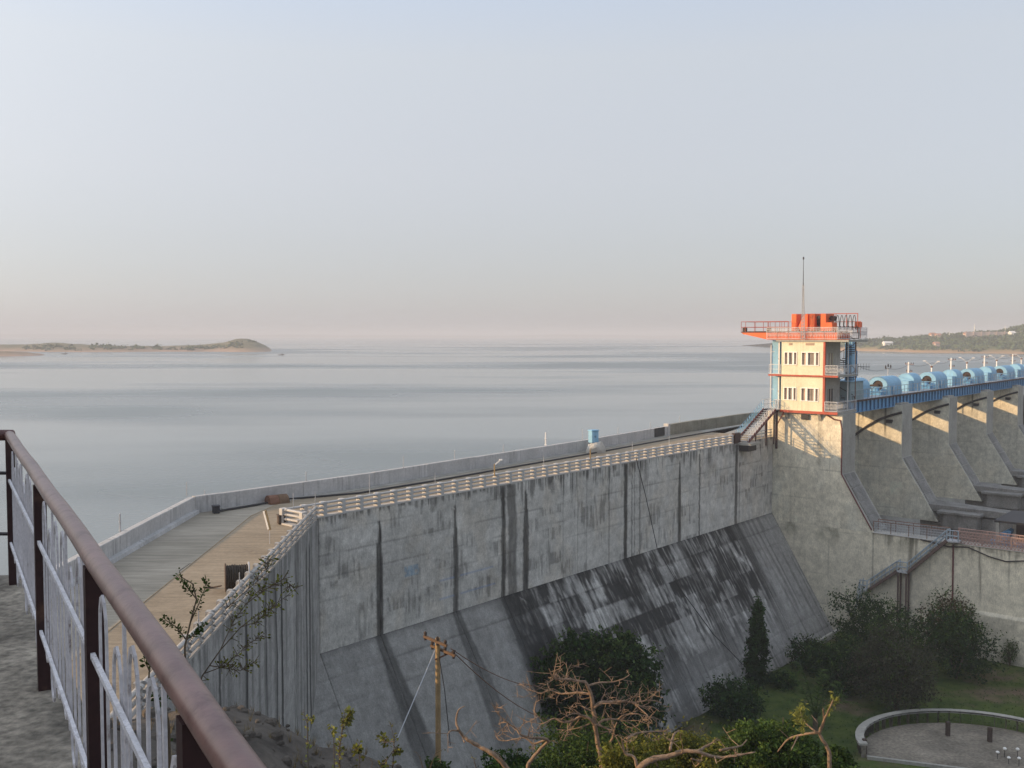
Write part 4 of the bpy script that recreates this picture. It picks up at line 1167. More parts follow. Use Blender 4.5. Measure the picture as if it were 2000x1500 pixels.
for z0 in (F0, F1):
    m = MB(); grille(m, (FS - .05, ST1 + .25), (FS - .05, 6.9), z0 + .08, z0 + 1.0, 9, (0, 1), .02, True)
    grille(m, (FS - .05, 6.9), (61.2, 6.9), z0 + .08, z0 + 1.0, 12, (0, 1), .016, True)
    grille(m, (61.2, 6.9), (63.55, 6.9), z0 + .08, z0 + 1.0, 12, (0, 1), .016)
    m.build('veranda_railing', M['whitemetal'], tw); m = MB()
    if z0 == F1: grille(m, (FS - .05, -.3), (FS - .05, .95), z0 + .08, z0 + 1.0, 6, (0, .5, 1), .018, False)
    else: grille(m, (FS - .05, .25), (FS - .05, .95), z0 + .05, z0 + 1.0, 4, (0, 1), .018)
    m.build('veranda_railing', M['whitemetal'], tw)
# white terrace railing round the roof
m = MB()
RZ0, RZ1 = F2 + .12, F2 + 1.24
seg = [-.62, .55, 1.75, 3.0, 4.25, 5.5, 6.9]
for a, b in zip(seg[:-1], seg[1:]): grille(m, (FS - .1, a), (FS - .1, b), RZ0, RZ1, 8, (0, .86, 1), .018, True)
grille(m, (FS - .1, 6.9), (61.2, 7.9), RZ0, RZ1, 12, (0, .86, 1), .02, True)
grille(m, (61.2, 7.9), (63.5, 7.9), RZ0, RZ1, 12, (0, .86, 1), .02, True)
m.build('roof_railing', M['whitemetal'], tw)

# ---- orange crane on the roof
cr = thing('roof_gantry', 'orange hoisting gantry on the tower roof with a long overhanging beam', 'gantry crane', (FS, -3, F2 + .1))
for s_ in (FS + .05, FS + 2.9):
    m = MB()
    m.prism([q(s_, -3.55, .29), q(s_, 6.75, .29), q(s_, 6.75, F2 - .02), q(s_, -.55, F2 + .02), q(s_, -2.1, -.12), q(s_, -3.4, .16)], (.42, 0, 0))
    m.build('beam', M['orange'], cr)
    m = MB(); m.st(s_ - .06, s_ + .48, -3.6, -.15, .295, .36); m.st(s_ + .1, s_ + .25, -3.5, 6.5, .365, .43); m.build('track', M['maroon'], cr)
m = MB(); m.st(FS + .5, FS + 2.9, -3.55, -3.3, .1, .29); m.st(FS + .5, FS + 2.9, -.6, -.35, -.2, .1); m.st(FS + .5, FS + 2.9, 6.4, 6.7, -.2, .28); m.build('cross_beam', M['orange'], cr)
for t in (-3.25, -.55):
    m = MB(); m.lathe([(.03, 0), (.2, .02), (.2, .16), (.03, .18)], 10, (FS + .16, -t, .62), 'x'); m.st(FS + .1, FS + .4, t - .2, t + .2, .37, .8); m.build('pulley', M['maroon'], cr)
m = MB()
posts = [-3.55, -3.05, -2.05, -1.05, -.55, -.3, .25, .75, 1.25, 1.65]
for t in posts: m.tube([q(FS + .02, t, .3), q(FS + .02, t, 1.42)], .028, 4)
for z in (.85, 1.42): m.tube([q(FS + .02, -3.55, z), q(FS + .02, 1.7, z)], .028, 4); m.tube([q(FS + 3.3, -3.55, z), q(FS + 3.3, 1.7, z)], .025, 4); m.tube([q(FS + .02, -3.55, z), q(FS + 3.3, -3.55, z)], .025, 4)
for t in posts[::2]: m.tube([q(FS + 3.3, t, .3), q(FS + 3.3, t, 1.42)], .025, 4)
m.build('handrail', M['redox'], cr)
def housing(name, t0, t1, z0, z1, s0, s1, mat='orange'):
    m = MB(); m.cbox(s0, s1, -t1, -t0, z0, z1, .04); return m.build(name, M[mat], cr)
housing('hoist_housing', 1.74, 2.3, .44, 2.18, FS + .6, FS + 2.6)
m = MB(); m.prism([q(FS + .5, 2.55, .9), q(FS + .5, 3.0, 1.95), q(FS + .5, 3.5, 2.18), q(FS + .5, 3.5, .44), q(FS + .5, 2.75, .44)], (2.0, 0, 0)); m.build('hoist_housing', M['orange'], cr)
housing('hoist_housing', 3.75, 4.28, .44, 2.18, FS + .4, FS + 2.6)
housing('hoist_housing', 4.85, 5.42, .44, 2.16, FS + .5, FS + 2.6)
housing('gear_case', 5.45, 6.2, .44, 1.28, FS + .2, FS + 1.4)
housing('control_box', 7.1, 7.6, .7, 1.35, 62.2, 63.0)
m = MB(); m.lathe([(.05, 0), (.36, .03), (.36, .95), (.05, 1.0)], 12, (FS + .9, -4.56, 1.25), 'x'); m.lathe([(.05, 0), (.2, .03), (.2, .5), (.05, .55)], 10, (FS + .7, -4.56, 1.78), 'x')
m.build('motor', M['darkmetal'], cr)
m = MB(); m.lathe([(.05, 0), (.26, .02), (.26, .7), (.05, .72)], 10, (FS + 1.1, -5.75, 1.7), 'x'); m.build('motor', M['maroon'], cr)
m = MB()
for a, b in ((1.7, 5.5), (5.5, 8.1)): m.tube([q(FS + 1.8, a, 2.16), q(FS + 1.8, b, 2.16)], .04, 5)
for t in (5.9, 7.0, 8.1): m.tube([q(FS + 1.8, t, .3), q(FS + 1.8, t, 2.2)], .04, 5)
for z in (1.35, .85): m.tube([q(FS + 1.8, 5.5, z), q(FS + 1.8, 8.4, z)], .03, 4)
m.tube([q(FS + 1.8, 8.4, -.3), q(FS + 1.8, 8.4, 1.4)], .035, 4)
m.build('upper_rail', M['redox'], cr)
m = MB()
for i in range(5):
    t = 5.95 + i * .42; pts = []
    for k in range(15):
        a = k / 14
        pts.append(q(FS + 1.75, t + .20 * a * 2 - .05, .75 + 1.25 * abs(math.sin(a * math.pi)) ** .6 if True else 0))
    m.tube(pts, .035, 5)
    m.tube([q(FS + 1.72, t + .36, .95), q(FS + 1.72, t + .30, .6), q(FS + 1.72, t + .42, .55), q(FS + 1.72, t + .46, .95)], .03, 4)
m.build('hose_loop', M['darkmetal'], cr)
m = MB(); grille(m, (FS + 1.7, 5.9), (FS + 1.7, 8.3), -.3, .8, 12, (0, .5, 1), .025); m.build('hose_rack', M['darkmetal'], cr)

# blue gantry columns beside the tower
gc = thing('blue_column', 'light blue boxed steel column on the lake side of the tower', 'column', (60.4, .3, ROAD), group=None)
m = MB(); m.cbox(59.7, 60.5, -.15, .55, ROAD, F2 - .03, .03); m.build('column', M['ltblue'], gc)
m = MB(); m.st(59.66, 59.695, .16, .30, ROAD, F2 - .05); m.tube([q(59.6, -.62, ROAD), q(59.6, -.62, -1)], .05, 5)
for z in np.arange(-9.5, -1, 1.3): m.tube([q(59.6, -.62, z), q(59.75, -.2, z)], .03, 4)
m.build('ladder_rail', M['whitemetal'], gc)
m = MB(); m.cbox(60.0, 60.4, -1.0, -.5, F1 + 1.2, F2 - .2, .03); m.build('panel', M['ltblue'], gc)
gc2 = thing('blue_column', 'light blue boxed steel column behind the spiral stair', 'column', (66.3, -5.1, -8))
m = MB(); m.cbox(65.9, 66.7, -5.5, -4.7, -8, F2 - .03, .03); m.build('column', M['ltblue'], gc2)
m = MB(); m.st(65.86, 65.895, 5.2, 5.3, -8, F2 - .05); m.tube([q(66.5, 5.75, -4.5), q(66.5, 5.75, -1.6)], .06, 5); m.build('cable_duct', M['blue'], gc2)

# spiral stair
sp = thing('spiral_stair', 'dark steel spiral stair climbing the outer side of the tower', 'spiral staircase', (65.0, -5.2, F0))
cs, ct = 64.7, 5.35
m = MB(); m.tube([q(cs, ct, F0 - .1), q(cs, ct, F2 + .9)], .08, 8); m.build('centre_post', M['darkmetal'], sp)
NT = 36
for i in range(NT):
    a = i * R(24) + 1; z = F0 + .2 + i * (F2 - F0 - .2) / NT
    m = MB(); r0, r1, da = .08, .85, R(13)
    pts = [q(cs + r0*math.cos(a-da), ct + r0*math.sin(a-da), z), q(cs + r1*math.cos(a-da), ct + r1*math.sin(a-da), z), q(cs + r1*math.cos(a+da), ct + r1*math.sin(a+da), z), q(cs + r0*math.cos(a+da), ct + r0*math.sin(a+da), z)]
    m.prism(pts, (0, 0, -.085)); m.build('tread', M['darkmetal'], sp)
m = MB(); pts = []
for i in range(NT + 1):
    a = i * R(24) + 1; z = F0 + .2 + i * (F2 - F0 - .2) / NT
    pts.append(q(cs + .87*math.cos(a), ct + .87*math.sin(a), z + .85))
    if i % 2 == 0: m.tube([q(cs + .87*math.cos(a), ct + .87*math.sin(a), z), pts[-1]], .024, 4)
m.tube(pts, .035, 5); m.build('handrail', M['darkmetal'], sp)

# mast on the roof
an = thing('antenna_mast', 'slim lattice antenna mast standing on the tower roof', 'antenna', (FS - .3, -3.35, F2))
m = MB(); base = F2 + .05
for k in range(3):
    a = k * 2 * math.pi / 3 + .4
    m.tube([(FS - .3 + .2*math.cos(a), -3.42 + .2*math.sin(a), base), (FS - .3 + .06*math.cos(a), -3.34 + .06*math.sin(a), 5.1)], .034, 4)
m.build('leg', M['greymetal'], an)
m = MB()
for i in range(16):
    z0 = base + i * .34; r_ = .2 - .14 * i / 16
    for k in range(3):
        a, b = k * 2 * math.pi / 3 + .4, (k + 1) * 2 * math.pi / 3 + .4
        m.tube([(FS - .3 + r_*math.cos(a), -3.4 + r_*math.sin(a), z0), (FS - .3 + r_*math.cos(b), -3.4 + r_*math.sin(b), z0 + .3)], .02, 3)
m.build('lacing', M['greymetal'], an)
m = MB(); m.tube([(FS - .3, -3.34, 5.0), (FS - .3, -3.33, 7.6)], [.04, .022], 5); m.build('whip', M['darkmetal'], an)
m = MB(); m.lathe([(.02, 7.55), (.08, 7.6), (.08, 7.78), (.02, 7.85)], 8, (FS - .3, -3.33, 0)); m.build('beacon', M['darkmetal'], an)
# aerial on the middle balcony
m = MB(); m.tube([q(63.7, 6.95, -3.2), q(63.7, 8.2, -3.2)], .03, 4)
for i in range(4): m.tube([q(63.7, 7.25 + i*.28, -3.55), q(63.7, 7.25 + i*.28, -2.85)], .015, 4)
m.tube([q(63.7, 6.95, -4.0), q(63.7, 6.95, -2.9)], .035, 5)
solo('aerial', m, M['darkmetal'], 'small dark aerial sticking out from the middle balcony of the tower', 'aerial', (63.7, -6.95, -4))

# ---- stair from the road up to the tower platform
ts_ = thing('tower_stair', 'steel stair with pale blue lattice sides rising from the road to the tower', 'staircase', (52, 0, ROAD))
A0, A1 = (51.9, ROAD + .05), (57.9, F0 - .02)
for t, mt in ((.75, 'redox'), (-.55, 'redox')):
    m = MB(); m.bar(q(A0[0], t, A0[1]), q(A1[0], t, A1[1]), .08, .30); m.build('stringer', M['pipe_red'], ts_)
NS = 15
for i in range(NS):
    a = (i + .5) / NS; s_ = A0[0] + (A1[0] - A0[0]) * a; z = A0[1] + (A1[1] - A0[1]) * a
    m = MB(); m.st(s_ - .14, s_ + .14, -.5, .7, z - .02, z + .02); m.build('tread', M['greymetal'], ts_)
for t, mt in ((.78, 'whitemetal'), (-.58, 'ltblue')):
    m = MB()
    n_ = 12
    for i in range(n_ + 1):
        a = i / n_; s_ = A0[0] + (A1[0]-A0[0])*a; z = A0[1] + (A1[1]-A0[1])*a
        m.tube([q(s_, t, z), q(s_, t, z + 1.0)], .022, 4)
        if i < n_:
            b = (i + 1) / n_; s2 = A0[0] + (A1[0]-A0[0])*b; z2 = A0[1] + (A1[1]-A0[1])*b
            m.tube([q(s_, t, z + .1), q(s2, t, z2 + .95)], .015, 3); m.tube([q(s_, t, z + .95), q(s2, t, z2 + .1)], .015, 3)
    for h in (.35, .7, 1.0): m.tube([q(A0[0], t, A0[1] + h), q(A1[0], t, A1[1] + h)], .022, 4)
    m.build('railing', M[mt], ts_)
m = MB(); m.st(57.9, 59.65, -.7, .93, F0 - .12, F0 - .01); m.build('platform', M['darkmetal'], ts_)
m = MB(); grille(m, (57.9, -.65), (59.6, -.65), F0 + .02, F0 + 1.0, 6, (0, .5, 1), .022); grille(m, (57.95, .8), (58.4, .8), F0 + .02, F0 + 1.0, 3, (0, .5, 1), .022); m.build('railing', M['whitemetal'], ts_)
for s_, t in ((53.6, .72), (55.9, .72), (57.6, .75)):
    m = MB(); m.tube([q(s_, t, ROAD - .6), q(s_, t, A0[1] + (A1[1]-A0[1]) * (s_-A0[0])/(A1[0]-A0[0]) - .1)], .07, 6); m.build('support', M['maroon'], ts_)
for s_, t in ((58.2, -.4), (58.2, .75)):
    m = MB(); m.tube([q(s_, t, ROAD - 1.1), q(s_, t, F0 - .1)], .13, 6); m.build('support', M['maroon'], ts_)
m = MB(); m.bar(q(58.2, .75, -9.2), q(FS + .1, 1.3, F0 - .25), .08, .1); m.build('brace', M['redox'], ts_)
m = MB(); m.st(51.3, 53.6, -.7, 1.35, ROAD - .2, ROAD + .03); m.build('landing', M['concrete'], ts_)
m = MB(); m.st(51.5, 53.2, 0.02, 1.0, ROAD - .8, ROAD - .21); m.build('bracket', M['darkmetal'], ts_)
# pipe rails between the stair and the pier
m = MB()
for h in (.2, .5, .8): m.tube([q(53.4, -.05, ROAD + h), q(58.9, -.05, ROAD + h)], .035, 5)
for s_ in (54.8, 56.4, 58.6): m.tube([q(s_, -.05, ROAD), q(s_, -.05, ROAD + .85)], .04, 5)
solo('pipe_railing', m, M['railblue'], 'low three-bar pipe railing along the road edge under the tower stair', 'railing', (56, 0, ROAD))
# dark pillar at the end of the balustrade
m = MB(); m.cbox(50.55, 51.75, -.05, .32, ROAD, ROAD + 1.0, .02)
solo('end_block', m, M['maroon'], 'dark maroon block ending the white balustrade by the tower stair', 'block', (51, 0, ROAD))
# conduit that follows the edge of the first pier
m = MB(); m.tube([q(S1 - .06, 5.6, F0 - .25), q(S1 - .06, 6.5, F0 - .75), q(S1 - .06, 7.1, F0 - .8), q(S1 - .06, 7.28, -9.2), q(S1 - .06, 7.30, -13.7), q(S1 - .06, 8.9, -16.4), q(S1 - .06, 10.4, -18.9)], .075, 6)
solo('edge_conduit', m, M['pipe_red'], 'dark red pipe running down the outer edge of the tower pier', 'pipe', (S1, -7, -13))

# ---- walkway railings and stair on the training wall
wr = thing('walkway_railing', 'rusty pink mesh railing along the top of the low training wall', 'railing', (S1, -14, TW))
m = MB(); grille(m, (S1 + .1, 10.5), (S1 + .1, 17.2), TW + .05, TW + 1.05, 26, (0, .5, 1), .018, True)
grille(m, (S1 + 1.45, 10.5), (S1 + 1.45, 17.2), TW + .05, TW + 1.05, 26, (0, .5, 1), .018, True); m.build('mesh', M['greymetal'], wr)
m = MB()
for s_ in (S1 + .1, S1 + 1.45):
    t = 10.5
    while t < 17.3: m.tube([q(s_, t, TW), q(s_, t, TW + 1.15)], .035, 5); t += 1.67
    m.tube([q(s_, 10.5, TW + 1.12), q(s_, 17.2, TW + 1.12)], .035, 5)
m.build('post', M['rust'], wr)
wr2 = thing('terrace_lattice', 'patterned pink lattice balustrade continuing past the blue stair', 'railing', (S1, -20, TW))
for s_ in (S1 + .05, S1 + 1.5):
    m = MB()
    for h in (.06, .62, 1.18): m.tube([q(s_, 17.9, TW + h), q(s_, 44, TW + h)], .05, 5)
    t = 17.9
    while t < 44: m.st(s_ - .07, s_ + .07, t, t + .12, TW, TW + 1.22); t += 2.4
    m.build('rail', M['rustrail'], wr2)
    m = MB(); t = 18.1
    while t < 43.8:
        for z0 in (.12, .68):
            for a, b in (((-.13, 0), (0, .23)), ((0, .23), (.13, 0))):
                m.bar(q(s_, t + a[0], TW + z0 + a[1]), q(s_, t + b[0], TW + z0 + b[1]), .05, .05)
            m.bar(q(s_, t, TW + z0 + .23), q(s_, t, TW + z0 + .45), .05, .05)
            m.bar(q(s_, t - .13, TW + z0), q(s_, t - .13, TW + z0 + .45), .04, .04)
        t += .30
    m.build('lattice', M['rustrail'], wr2)
# walkway slab edge
m = MB(); m.st(S1 - .12, S1 + 1.7, 10.4, 44, TW + .0, TW + .05); m.build('coping', M['pale_concrete'], piers[0])

bs = thing('blue_stair', 'grey blue steel stair in two flights climbing the face of the training wall', 'staircase', (S1 - .6, -14, -26))
sa, sb_ = S1 - 1.05, S1 - .12
fl = [((10.4, -24.65), (13.2, -22.3)), ((14.15, -22.3), (17.6, -18.75))]
for (t0, z0), (t1, z1) in fl:
    for s_ in (sa, sb_):
        m = MB(); m.bar(q(s_, t0, z0), q(s_, t1, z1), .07, .26); m.build('stringer', M['brownsteel'], bs)
    n_ = 12
    for i in range(n_):
        a = (i + .5) / n_; m = MB(); t = t0 + (t1-t0)*a; z = z0 + (z1-z0)*a
        m.st(sa + .04, sb_ - .04, t - .11, t + .11, z - .02, z + .02); m.build('tread', M['greymetal'], bs)
    for s_ in (sa, sb_):
        m = MB()
        for h in (.5, .95): m.tube([q(s_, t0, z0 + h), q(s_, t1, z1 + h)], .045, 5)
        for a in (0, .25, .5, .75, 1): m.tube([q(s_, t0+(t1-t0)*a, z0+(z1-z0)*a), q(s_, t0+(t1-t0)*a, z0+(z1-z0)*a+.95)], .04, 5)
        m.build('handrail', M['railblue'], bs)
for t0, t1, z in ((13.2, 14.15, -22.3), (9.7, 10.4, -24.65), (17.6, 18.6, -18.75)):
    m = MB(); m.st(sa - .03, sb_ + .05, t0, t1, z - .1, z + .02); m.build('landing', M['greymetal'], bs)
    m = MB(); grille(m, (sa, t0), (sa, t1), z, z + .95, 2, (.5, 1), .04); m.build('handrail', M['railblue'], bs)
m = MB()
for s_ in (sa, sb_): m.bar(q(s_, 9.7, -24.65), q(s_, 9.3, -26.9), .08, .1); m.tube([q(s_, 9.7, -24.65), q(s_, 9.7, -23.7), q(s_, 9.3, -25.9)], .045, 5)
m.build('ladder', M['railblue'], bs)
for s_ in (sa + .1, sb_ - .1):
    for t in (13.3, 14.05): m = MB(); m.tube([q(s_, t, -22.3), q(s_, t, GARDEN - .1)], .09, 6); m.build('support', M['brownsteel'], bs)
m = MB(); m.tube([q(S1 - .1, 15, TW - .02), q(S1 - .15, 17.5, TW - .35), q(S1 - .15, 19.2, TW - .15), q(S1 - .15, 21, TW - .75), q(S1 - .15, 22.4, TW - 1.0), q(S1 - .15, 24.5, TW - .6), q(S1 - .15, 27, TW - .1)], .06, 5)
solo('slack_hose', m, M['darkmetal'], 'slack dark hose drooping along the top of the training wall', 'hose', (S1, -20, TW))
# dark shed and blue machinery seen beyond the walkway
sh = thing('valve_shed', 'open dark shed with blue machinery beyond the lattice balustrade', 'shed', (S1 + 8, -20, -24))
m = MB(); m.st(S1 + 7, S1 + 14, 19.6, 30, -18.0, -17.8); m.build('roof', M['darkmetal'], sh)
m = MB()
for s_, t in ((S1+7.2, 19.9), (S1+7.2, 24.5), (S1+7.2, 29.5), (S1+13.7, 19.9), (S1+13.7, 29.5)): m.st(s_ - .15, s_ + .15, t - .15, t + .15, -27, -18.01)
m.build('post', M['concrete'], sh)
m = MB(); m.st(S1 + 13.4, S1 + 13.6, 20.1, 29.3, -27, -18.05); m.build('rear_wall', M['maroon'], sh)
m = MB(); m.prism([q(S1 + 8, 19.3, -19.6), q(S1 + 8, 20.6, -18.75), q(S1 + 8, 20.9, -18.9), q(S1 + 8, 20.6, -19.8)], (1.2, 0, 0)); m.cbox(S1 + 8, S1 + 9.4, -23.2, -22.2, -20, -18.9); m.st(S1 + 8.0, S1 + 9, 19, 24.5, -20.4, -20.0); m.build('machine', M['blue'], sh)

# ================================================================== small things on the dam
# cable drum
P = (on_z(440, 1166, ROAD) + on_z(485, 1150, ROAD)) / 2 + Vector((-.08, .35, 0))
cd = thing('cable_drum', 'black cable wound on a drum standing on the road by the balustrade', 'cable drum', (0, 0, 0), dam=False)
m = MB(); m.lathe([(.30, -.44), (.30, .44)], 18, (0, 0, .58), 'x'); m.build('core', M['darkwood'], cd)
for i in range(9):
    mb = MB(); x = -.38 + i * .095; r_ = .50 + rng.uniform(-.015, .02)
    mb.lathe([(r_ - .04, x - .048), (r_, x - .02), (r_, x + .02), (r_ - .04, x + .048)], 22, (0, 0, .58), 'x'); mb.build('cable_turn', M['rope'], cd)
for x in (-.46, .46):
    mb = MB(); mb.lathe([(.1, x - .03), (.56, x - .03), (.58, x - .02), (.58, x + .02), (.56, x + .03), (.1, x + .03)], 24, (0, 0, .58), 'x'); mb.build('flange', M['greymetal'] if x > 0 else M['darkwood'], cd)
cd.location = P; cd.rotation_euler = (0, 0, R(18))
m = MB(); m.tube([(0, 0, .05), (.35, .1, .04), (.75, -.1, .16)], [.03, .04, .03], 5); m.tube([(.3, .1, .05), (.15, .3, .03)], .02, 4)
o = solo('fallen_branch', m, M['darkwood'], 'short dry branch lying on the road beside the cable drum', 'branch', dam=False); o.location = P + Vector((-1.45, .25, 0))
# half drum by the parapet
hd = thing('half_drum', 'brown rusty half drum lying against the lake parapet', 'drum', (0, 0, 0), dam=False)
for x0, x1, mt in ((-.62, -.02, 'rust'), (.0, .62, 'brownwood')):
    mb = MB(); poly = [(x0, -.5, 0)] + [(x0, -.5 * math.cos(math.pi*k/12), .52 * math.sin(math.pi*k/12)) for k in range(13)]
    mb.prism(poly[1:], (x1 - x0, 0, 0)); mb.build('shell', M[mt], hd)
m = MB(); m.lathe([(.1, .625), (.46, .63), (.46, .66), (.1, .66)], 14, (0, 0, .02), 'x'); m.build('end_plate', M['darkwood'], hd)
hd.location = on_z(541, 982, ROAD); hd.rotation_euler = (0, 0, ANG - R(12))
def bin_(name, px, py, w, h, lab, mat):
    t = thing(name, lab, 'bin', (0, 0, 0), dam=False)
    m = MB(); m.cbox(-w/2, w/2, -w/2, w/2, .03, h, .03); m.build('body', M[mat], t)
    m = MB(); m.cbox(-w/2 - .03, w/2 + .03, -w/2 - .03, w/2 + .03, h + .005, h + .06, .02); m.build('rim', M[mat], t)
    for x in (-w/2 + .08, w/2 - .08):
        m = MB(); m.rng(x - .03, x + .03, -w/2, w/2, 0, .029); m.build('foot', M['darkmetal'], t)
    t.location = on_z(px, py, ROAD); t.rotation_euler = (0, 0, R(25)); return t
bin_('metal_bin', 422, 1002, .40, .40, 'small black box standing where the road pipe begins by the parapet', 'black')
bin_('metal_bin', 550, 1023, .42, .46, 'small dark green box next to the corner balustrade panel', 'darkwood')
# leaning lamp tube
P = on_z(527, 1062, ROAD)
ll = thing('leaning_lamp', 'pale tube lamp leaning on a thin post by the near balustrade', 'lamp', (0, 0, 0), dam=False)
m = MB(); m.tube([(0, 0, 0), (0, 0, .75)], .02, 5); m.build('post', M['greymetal'], ll)
m = MB(); m.bar((.02, 0, .70), (-.22, .05, 1.68), .12, .10); m.build('tube', M['wood'], ll)
m = MB(); m.bar((-.05, -.05, .74), (-.29, .0, 1.66), .03, .09); m.build('reflector', M['trim'], ll)
ll.location = P
# thin posts on parapet and balustrade
ORD = ['first', 'second', 'third', 'fourth', 'fifth', 'sixth', 'seventh', 'eighth', 'ninth', 'tenth']
def stick(px, py, top_py, z, r_=.022, mat='greymetal'):
    p = on_z(px, py, z); h = (py - top_py) * p.length / 1900 * 1.02
    mb = MB(); mb.lathe([(r_, -.05), (r_, h - .02), (r_ * .4, h)], 6)
    for zz in (.0, h * .5): mb.lathe([(r_ * 1.8, zz), (r_ * 1.8, zz + .05)], 6)
    o = mb.build('thin_post', M[mat], None); o.location = p; return o
for i, (x, y, ty) in enumerate([(365, 967, 943), (400, 965, 957), (598, 939, 921), (788, 914, 891), (888, 897, 879), (983, 882, 868), (1138, 857, 838), (1207, 846, 834), (1270, 838, 824), (1327, 828, 812)]):
    tag(stick(x, y, ty, ROAD + .98), 'thin grey post on the lake parapet, %s from the bend' % ORD[i], 'post', 'thin posts on the lake parapet')
tag(stick(235, 1037, 1006, ROAD + .98, .04), 'short thick pale post on the parapet nearest the terrace', 'post')
tag(stick(1066, 869, 845, ROAD + .98, .06, 'whitemetal'), 'thicker white post on the parapet left of the blue cabinet', 'post')
for i, (x, y, ty) in enumerate([(573, 992, 964), (616, 985, 962), (722, 966, 928), (850, 946, 924), (1062, 912, 888), (1235, 880, 862), (1307, 868, 852)]):
    tag(stick(x, y, ty, ROAD + .84, .018), 'thin grey post on the straight white balustrade, %s from the dam corner' % ORD[i], 'post', 'thin posts on the straight balustrade')
for x, y, ty, w_ in ((388, 1232, 1196, 'nearer the terrace'), (468, 1152, 1120, 'beside the cable drum')):
    tag(stick(x, y, ty, ROAD + .86, .018), 'thin grey post on the near balustrade, the one ' + w_, 'post', 'thin posts on the near balustrade')
def road_lamp(px, py, lab, flip):
    p = on_z(px, py, ROAD + .84); t = thing('road_lamp', lab, 'lamp', (0, 0, 0), dam=False)
    m = MB(); m.tube([(0, 0, 0), (0, 0, .85)], .045, 6); m.build('post', M['wood'], t)
    m = MB(); m.bar((0, 0, .78), (.42 * flip, 0, 1.12), .07, .08); m.build('arm', M['trim'], t)
    m = MB(); m.cbox(min(.3*flip, .55*flip), max(.3*flip, .55*flip), -.06, .06, 1.08, 1.17, .02); m.build('lamp_head', M['trim'], t)
    t.location = p; return t
road_lamp(966, 930, 'bent lamp on the balustrade left of centre with its arm to one side', 1)
road_lamp(1153, 897, 'bent lamp on the balustrade below the blue cabinet', -.3)
# blue cabinet on its concrete mound
s_, t_ = to_dam(on_z(1170, 884, ROAD)); t_ -= .4
mo = thing('concrete_mound', 'rough concrete mound against the parapet under the blue cabinet', 'mound', (0, 0, 0), dam=False)
bm = bmesh.new(); bmesh.ops.create_icosphere(bm, subdivisions=3, radius=1.0)
for v in bm.verts:
    n_ = float(fbm(np.array(v.co.x * 1.7 + 3), np.array(v.co.y * 1.7 + v.co.z * 2), 6))
    v.co = Vector((v.co.x * 1.15, v.co.y * .75, max(-.02, v.co.z) * 1.0)) * (.75 + .5 * n_)
me = bpy.data.meshes.new('mound'); bm.to_mesh(me); bm.free(); me.materials.append(M['pale_concrete'])
o = bpy.data.objects.new('heap', me); C.objects.link(o); o.parent = mo
mo.location = DW(s_, t_, ROAD); mo.rotation_euler = (0, 0, ANG)
cb = thing('blue_cabinet', 'light blue steel cabinet standing above the parapet on a concrete mound', 'cabinet', (0, 0, 0), dam=False)
m = MB(); m.cbox(-.34, .34, -.28, .28, 0, 1.0, .02); m.build('body', M['ltblue'], cb)
m = MB(); m.cbox(-.40, .40, -.34, .34, 1.004, 1.09, .03); m.build('top', M['ltblue'], cb)
for x in (-.17, .17):
    mb = MB(); mb.rng(x - .155, x + .155, -.305, -.283, .06, .95); d_ = mb.build('door', M['ltblue'], cb)
    mb = MB(); mb.rng(x + (.1 if x < 0 else -.13), x + (.13 if x < 0 else -.1), -.325, -.306, .45, .6); mb.build('handle', M['darkmetal'], d_)
cb.location = DW(s_ + .1, t_ - .3, ROAD + .86); cb.rotation_euler = (0, 0, ANG - R(20)); cb.scale = (1.05, 1.05, 1.05)
# black board on the parapet
s_, t_ = to_dam(on_z(1303, 850, ROAD))
bb = thing('black_board', 'black notice board fixed to the parapet before the weathered section', 'board', (0, 0, 0), dam=False)
m = MB(); m.rng(-1.05, 1.05, -.03, .0, 0, .78); m.build('panel', M['black'], bb)
m = MB(); m.rng(-1.1, 1.1, -.04, .01, .781, .83); m.rng(-1.1, 1.1, -.04, .01, -.05, -.001); m.rng(-1.1, -1.051, -.04, .01, -.0, .78); m.rng(1.051, 1.1, -.04, .01, 0, .78); m.build('frame', M['darkmetal'], bb)
s0_ = 51.0; tt = -7.55 + (-8.95 + 7.55) * (s0_ - 37) / 16
bb.location = DW(s0_, tt + .05, ROAD + .16); bb.rotation_euler = (0, 0, ANG + math.atan2(1.4, 16))

# cable hanging down the face of the dam
pts = [DW(33.0, .12, ROAD + .3), DW(34.3, .25, -13.5), DW(35.8, .5, -18.2), DW(37.2, 2.2, -22.0), DW(38.6, 4.4, -25.5), DW(40.2, 6.6, -28.3), DW(42.5, 8.0, -29.2)]
m = MB(); m.tube(pts, .035, 5)
solo('hanging_cable', m, M['darkmetal'], 'long thin black cable hanging down the dam face to the garden', 'cable', dam=False)
# channel kerb along the toe of the dam
m = MB(); m.st(47, 58.5, 7.35, 7.6, GARDEN - .3, GARDEN + .25); 
solo('toe_drain', m, M['pale_concrete'], 'concrete drain kerb along the foot of the dam slope', 'kerb', (52, -7.4, GARDEN))

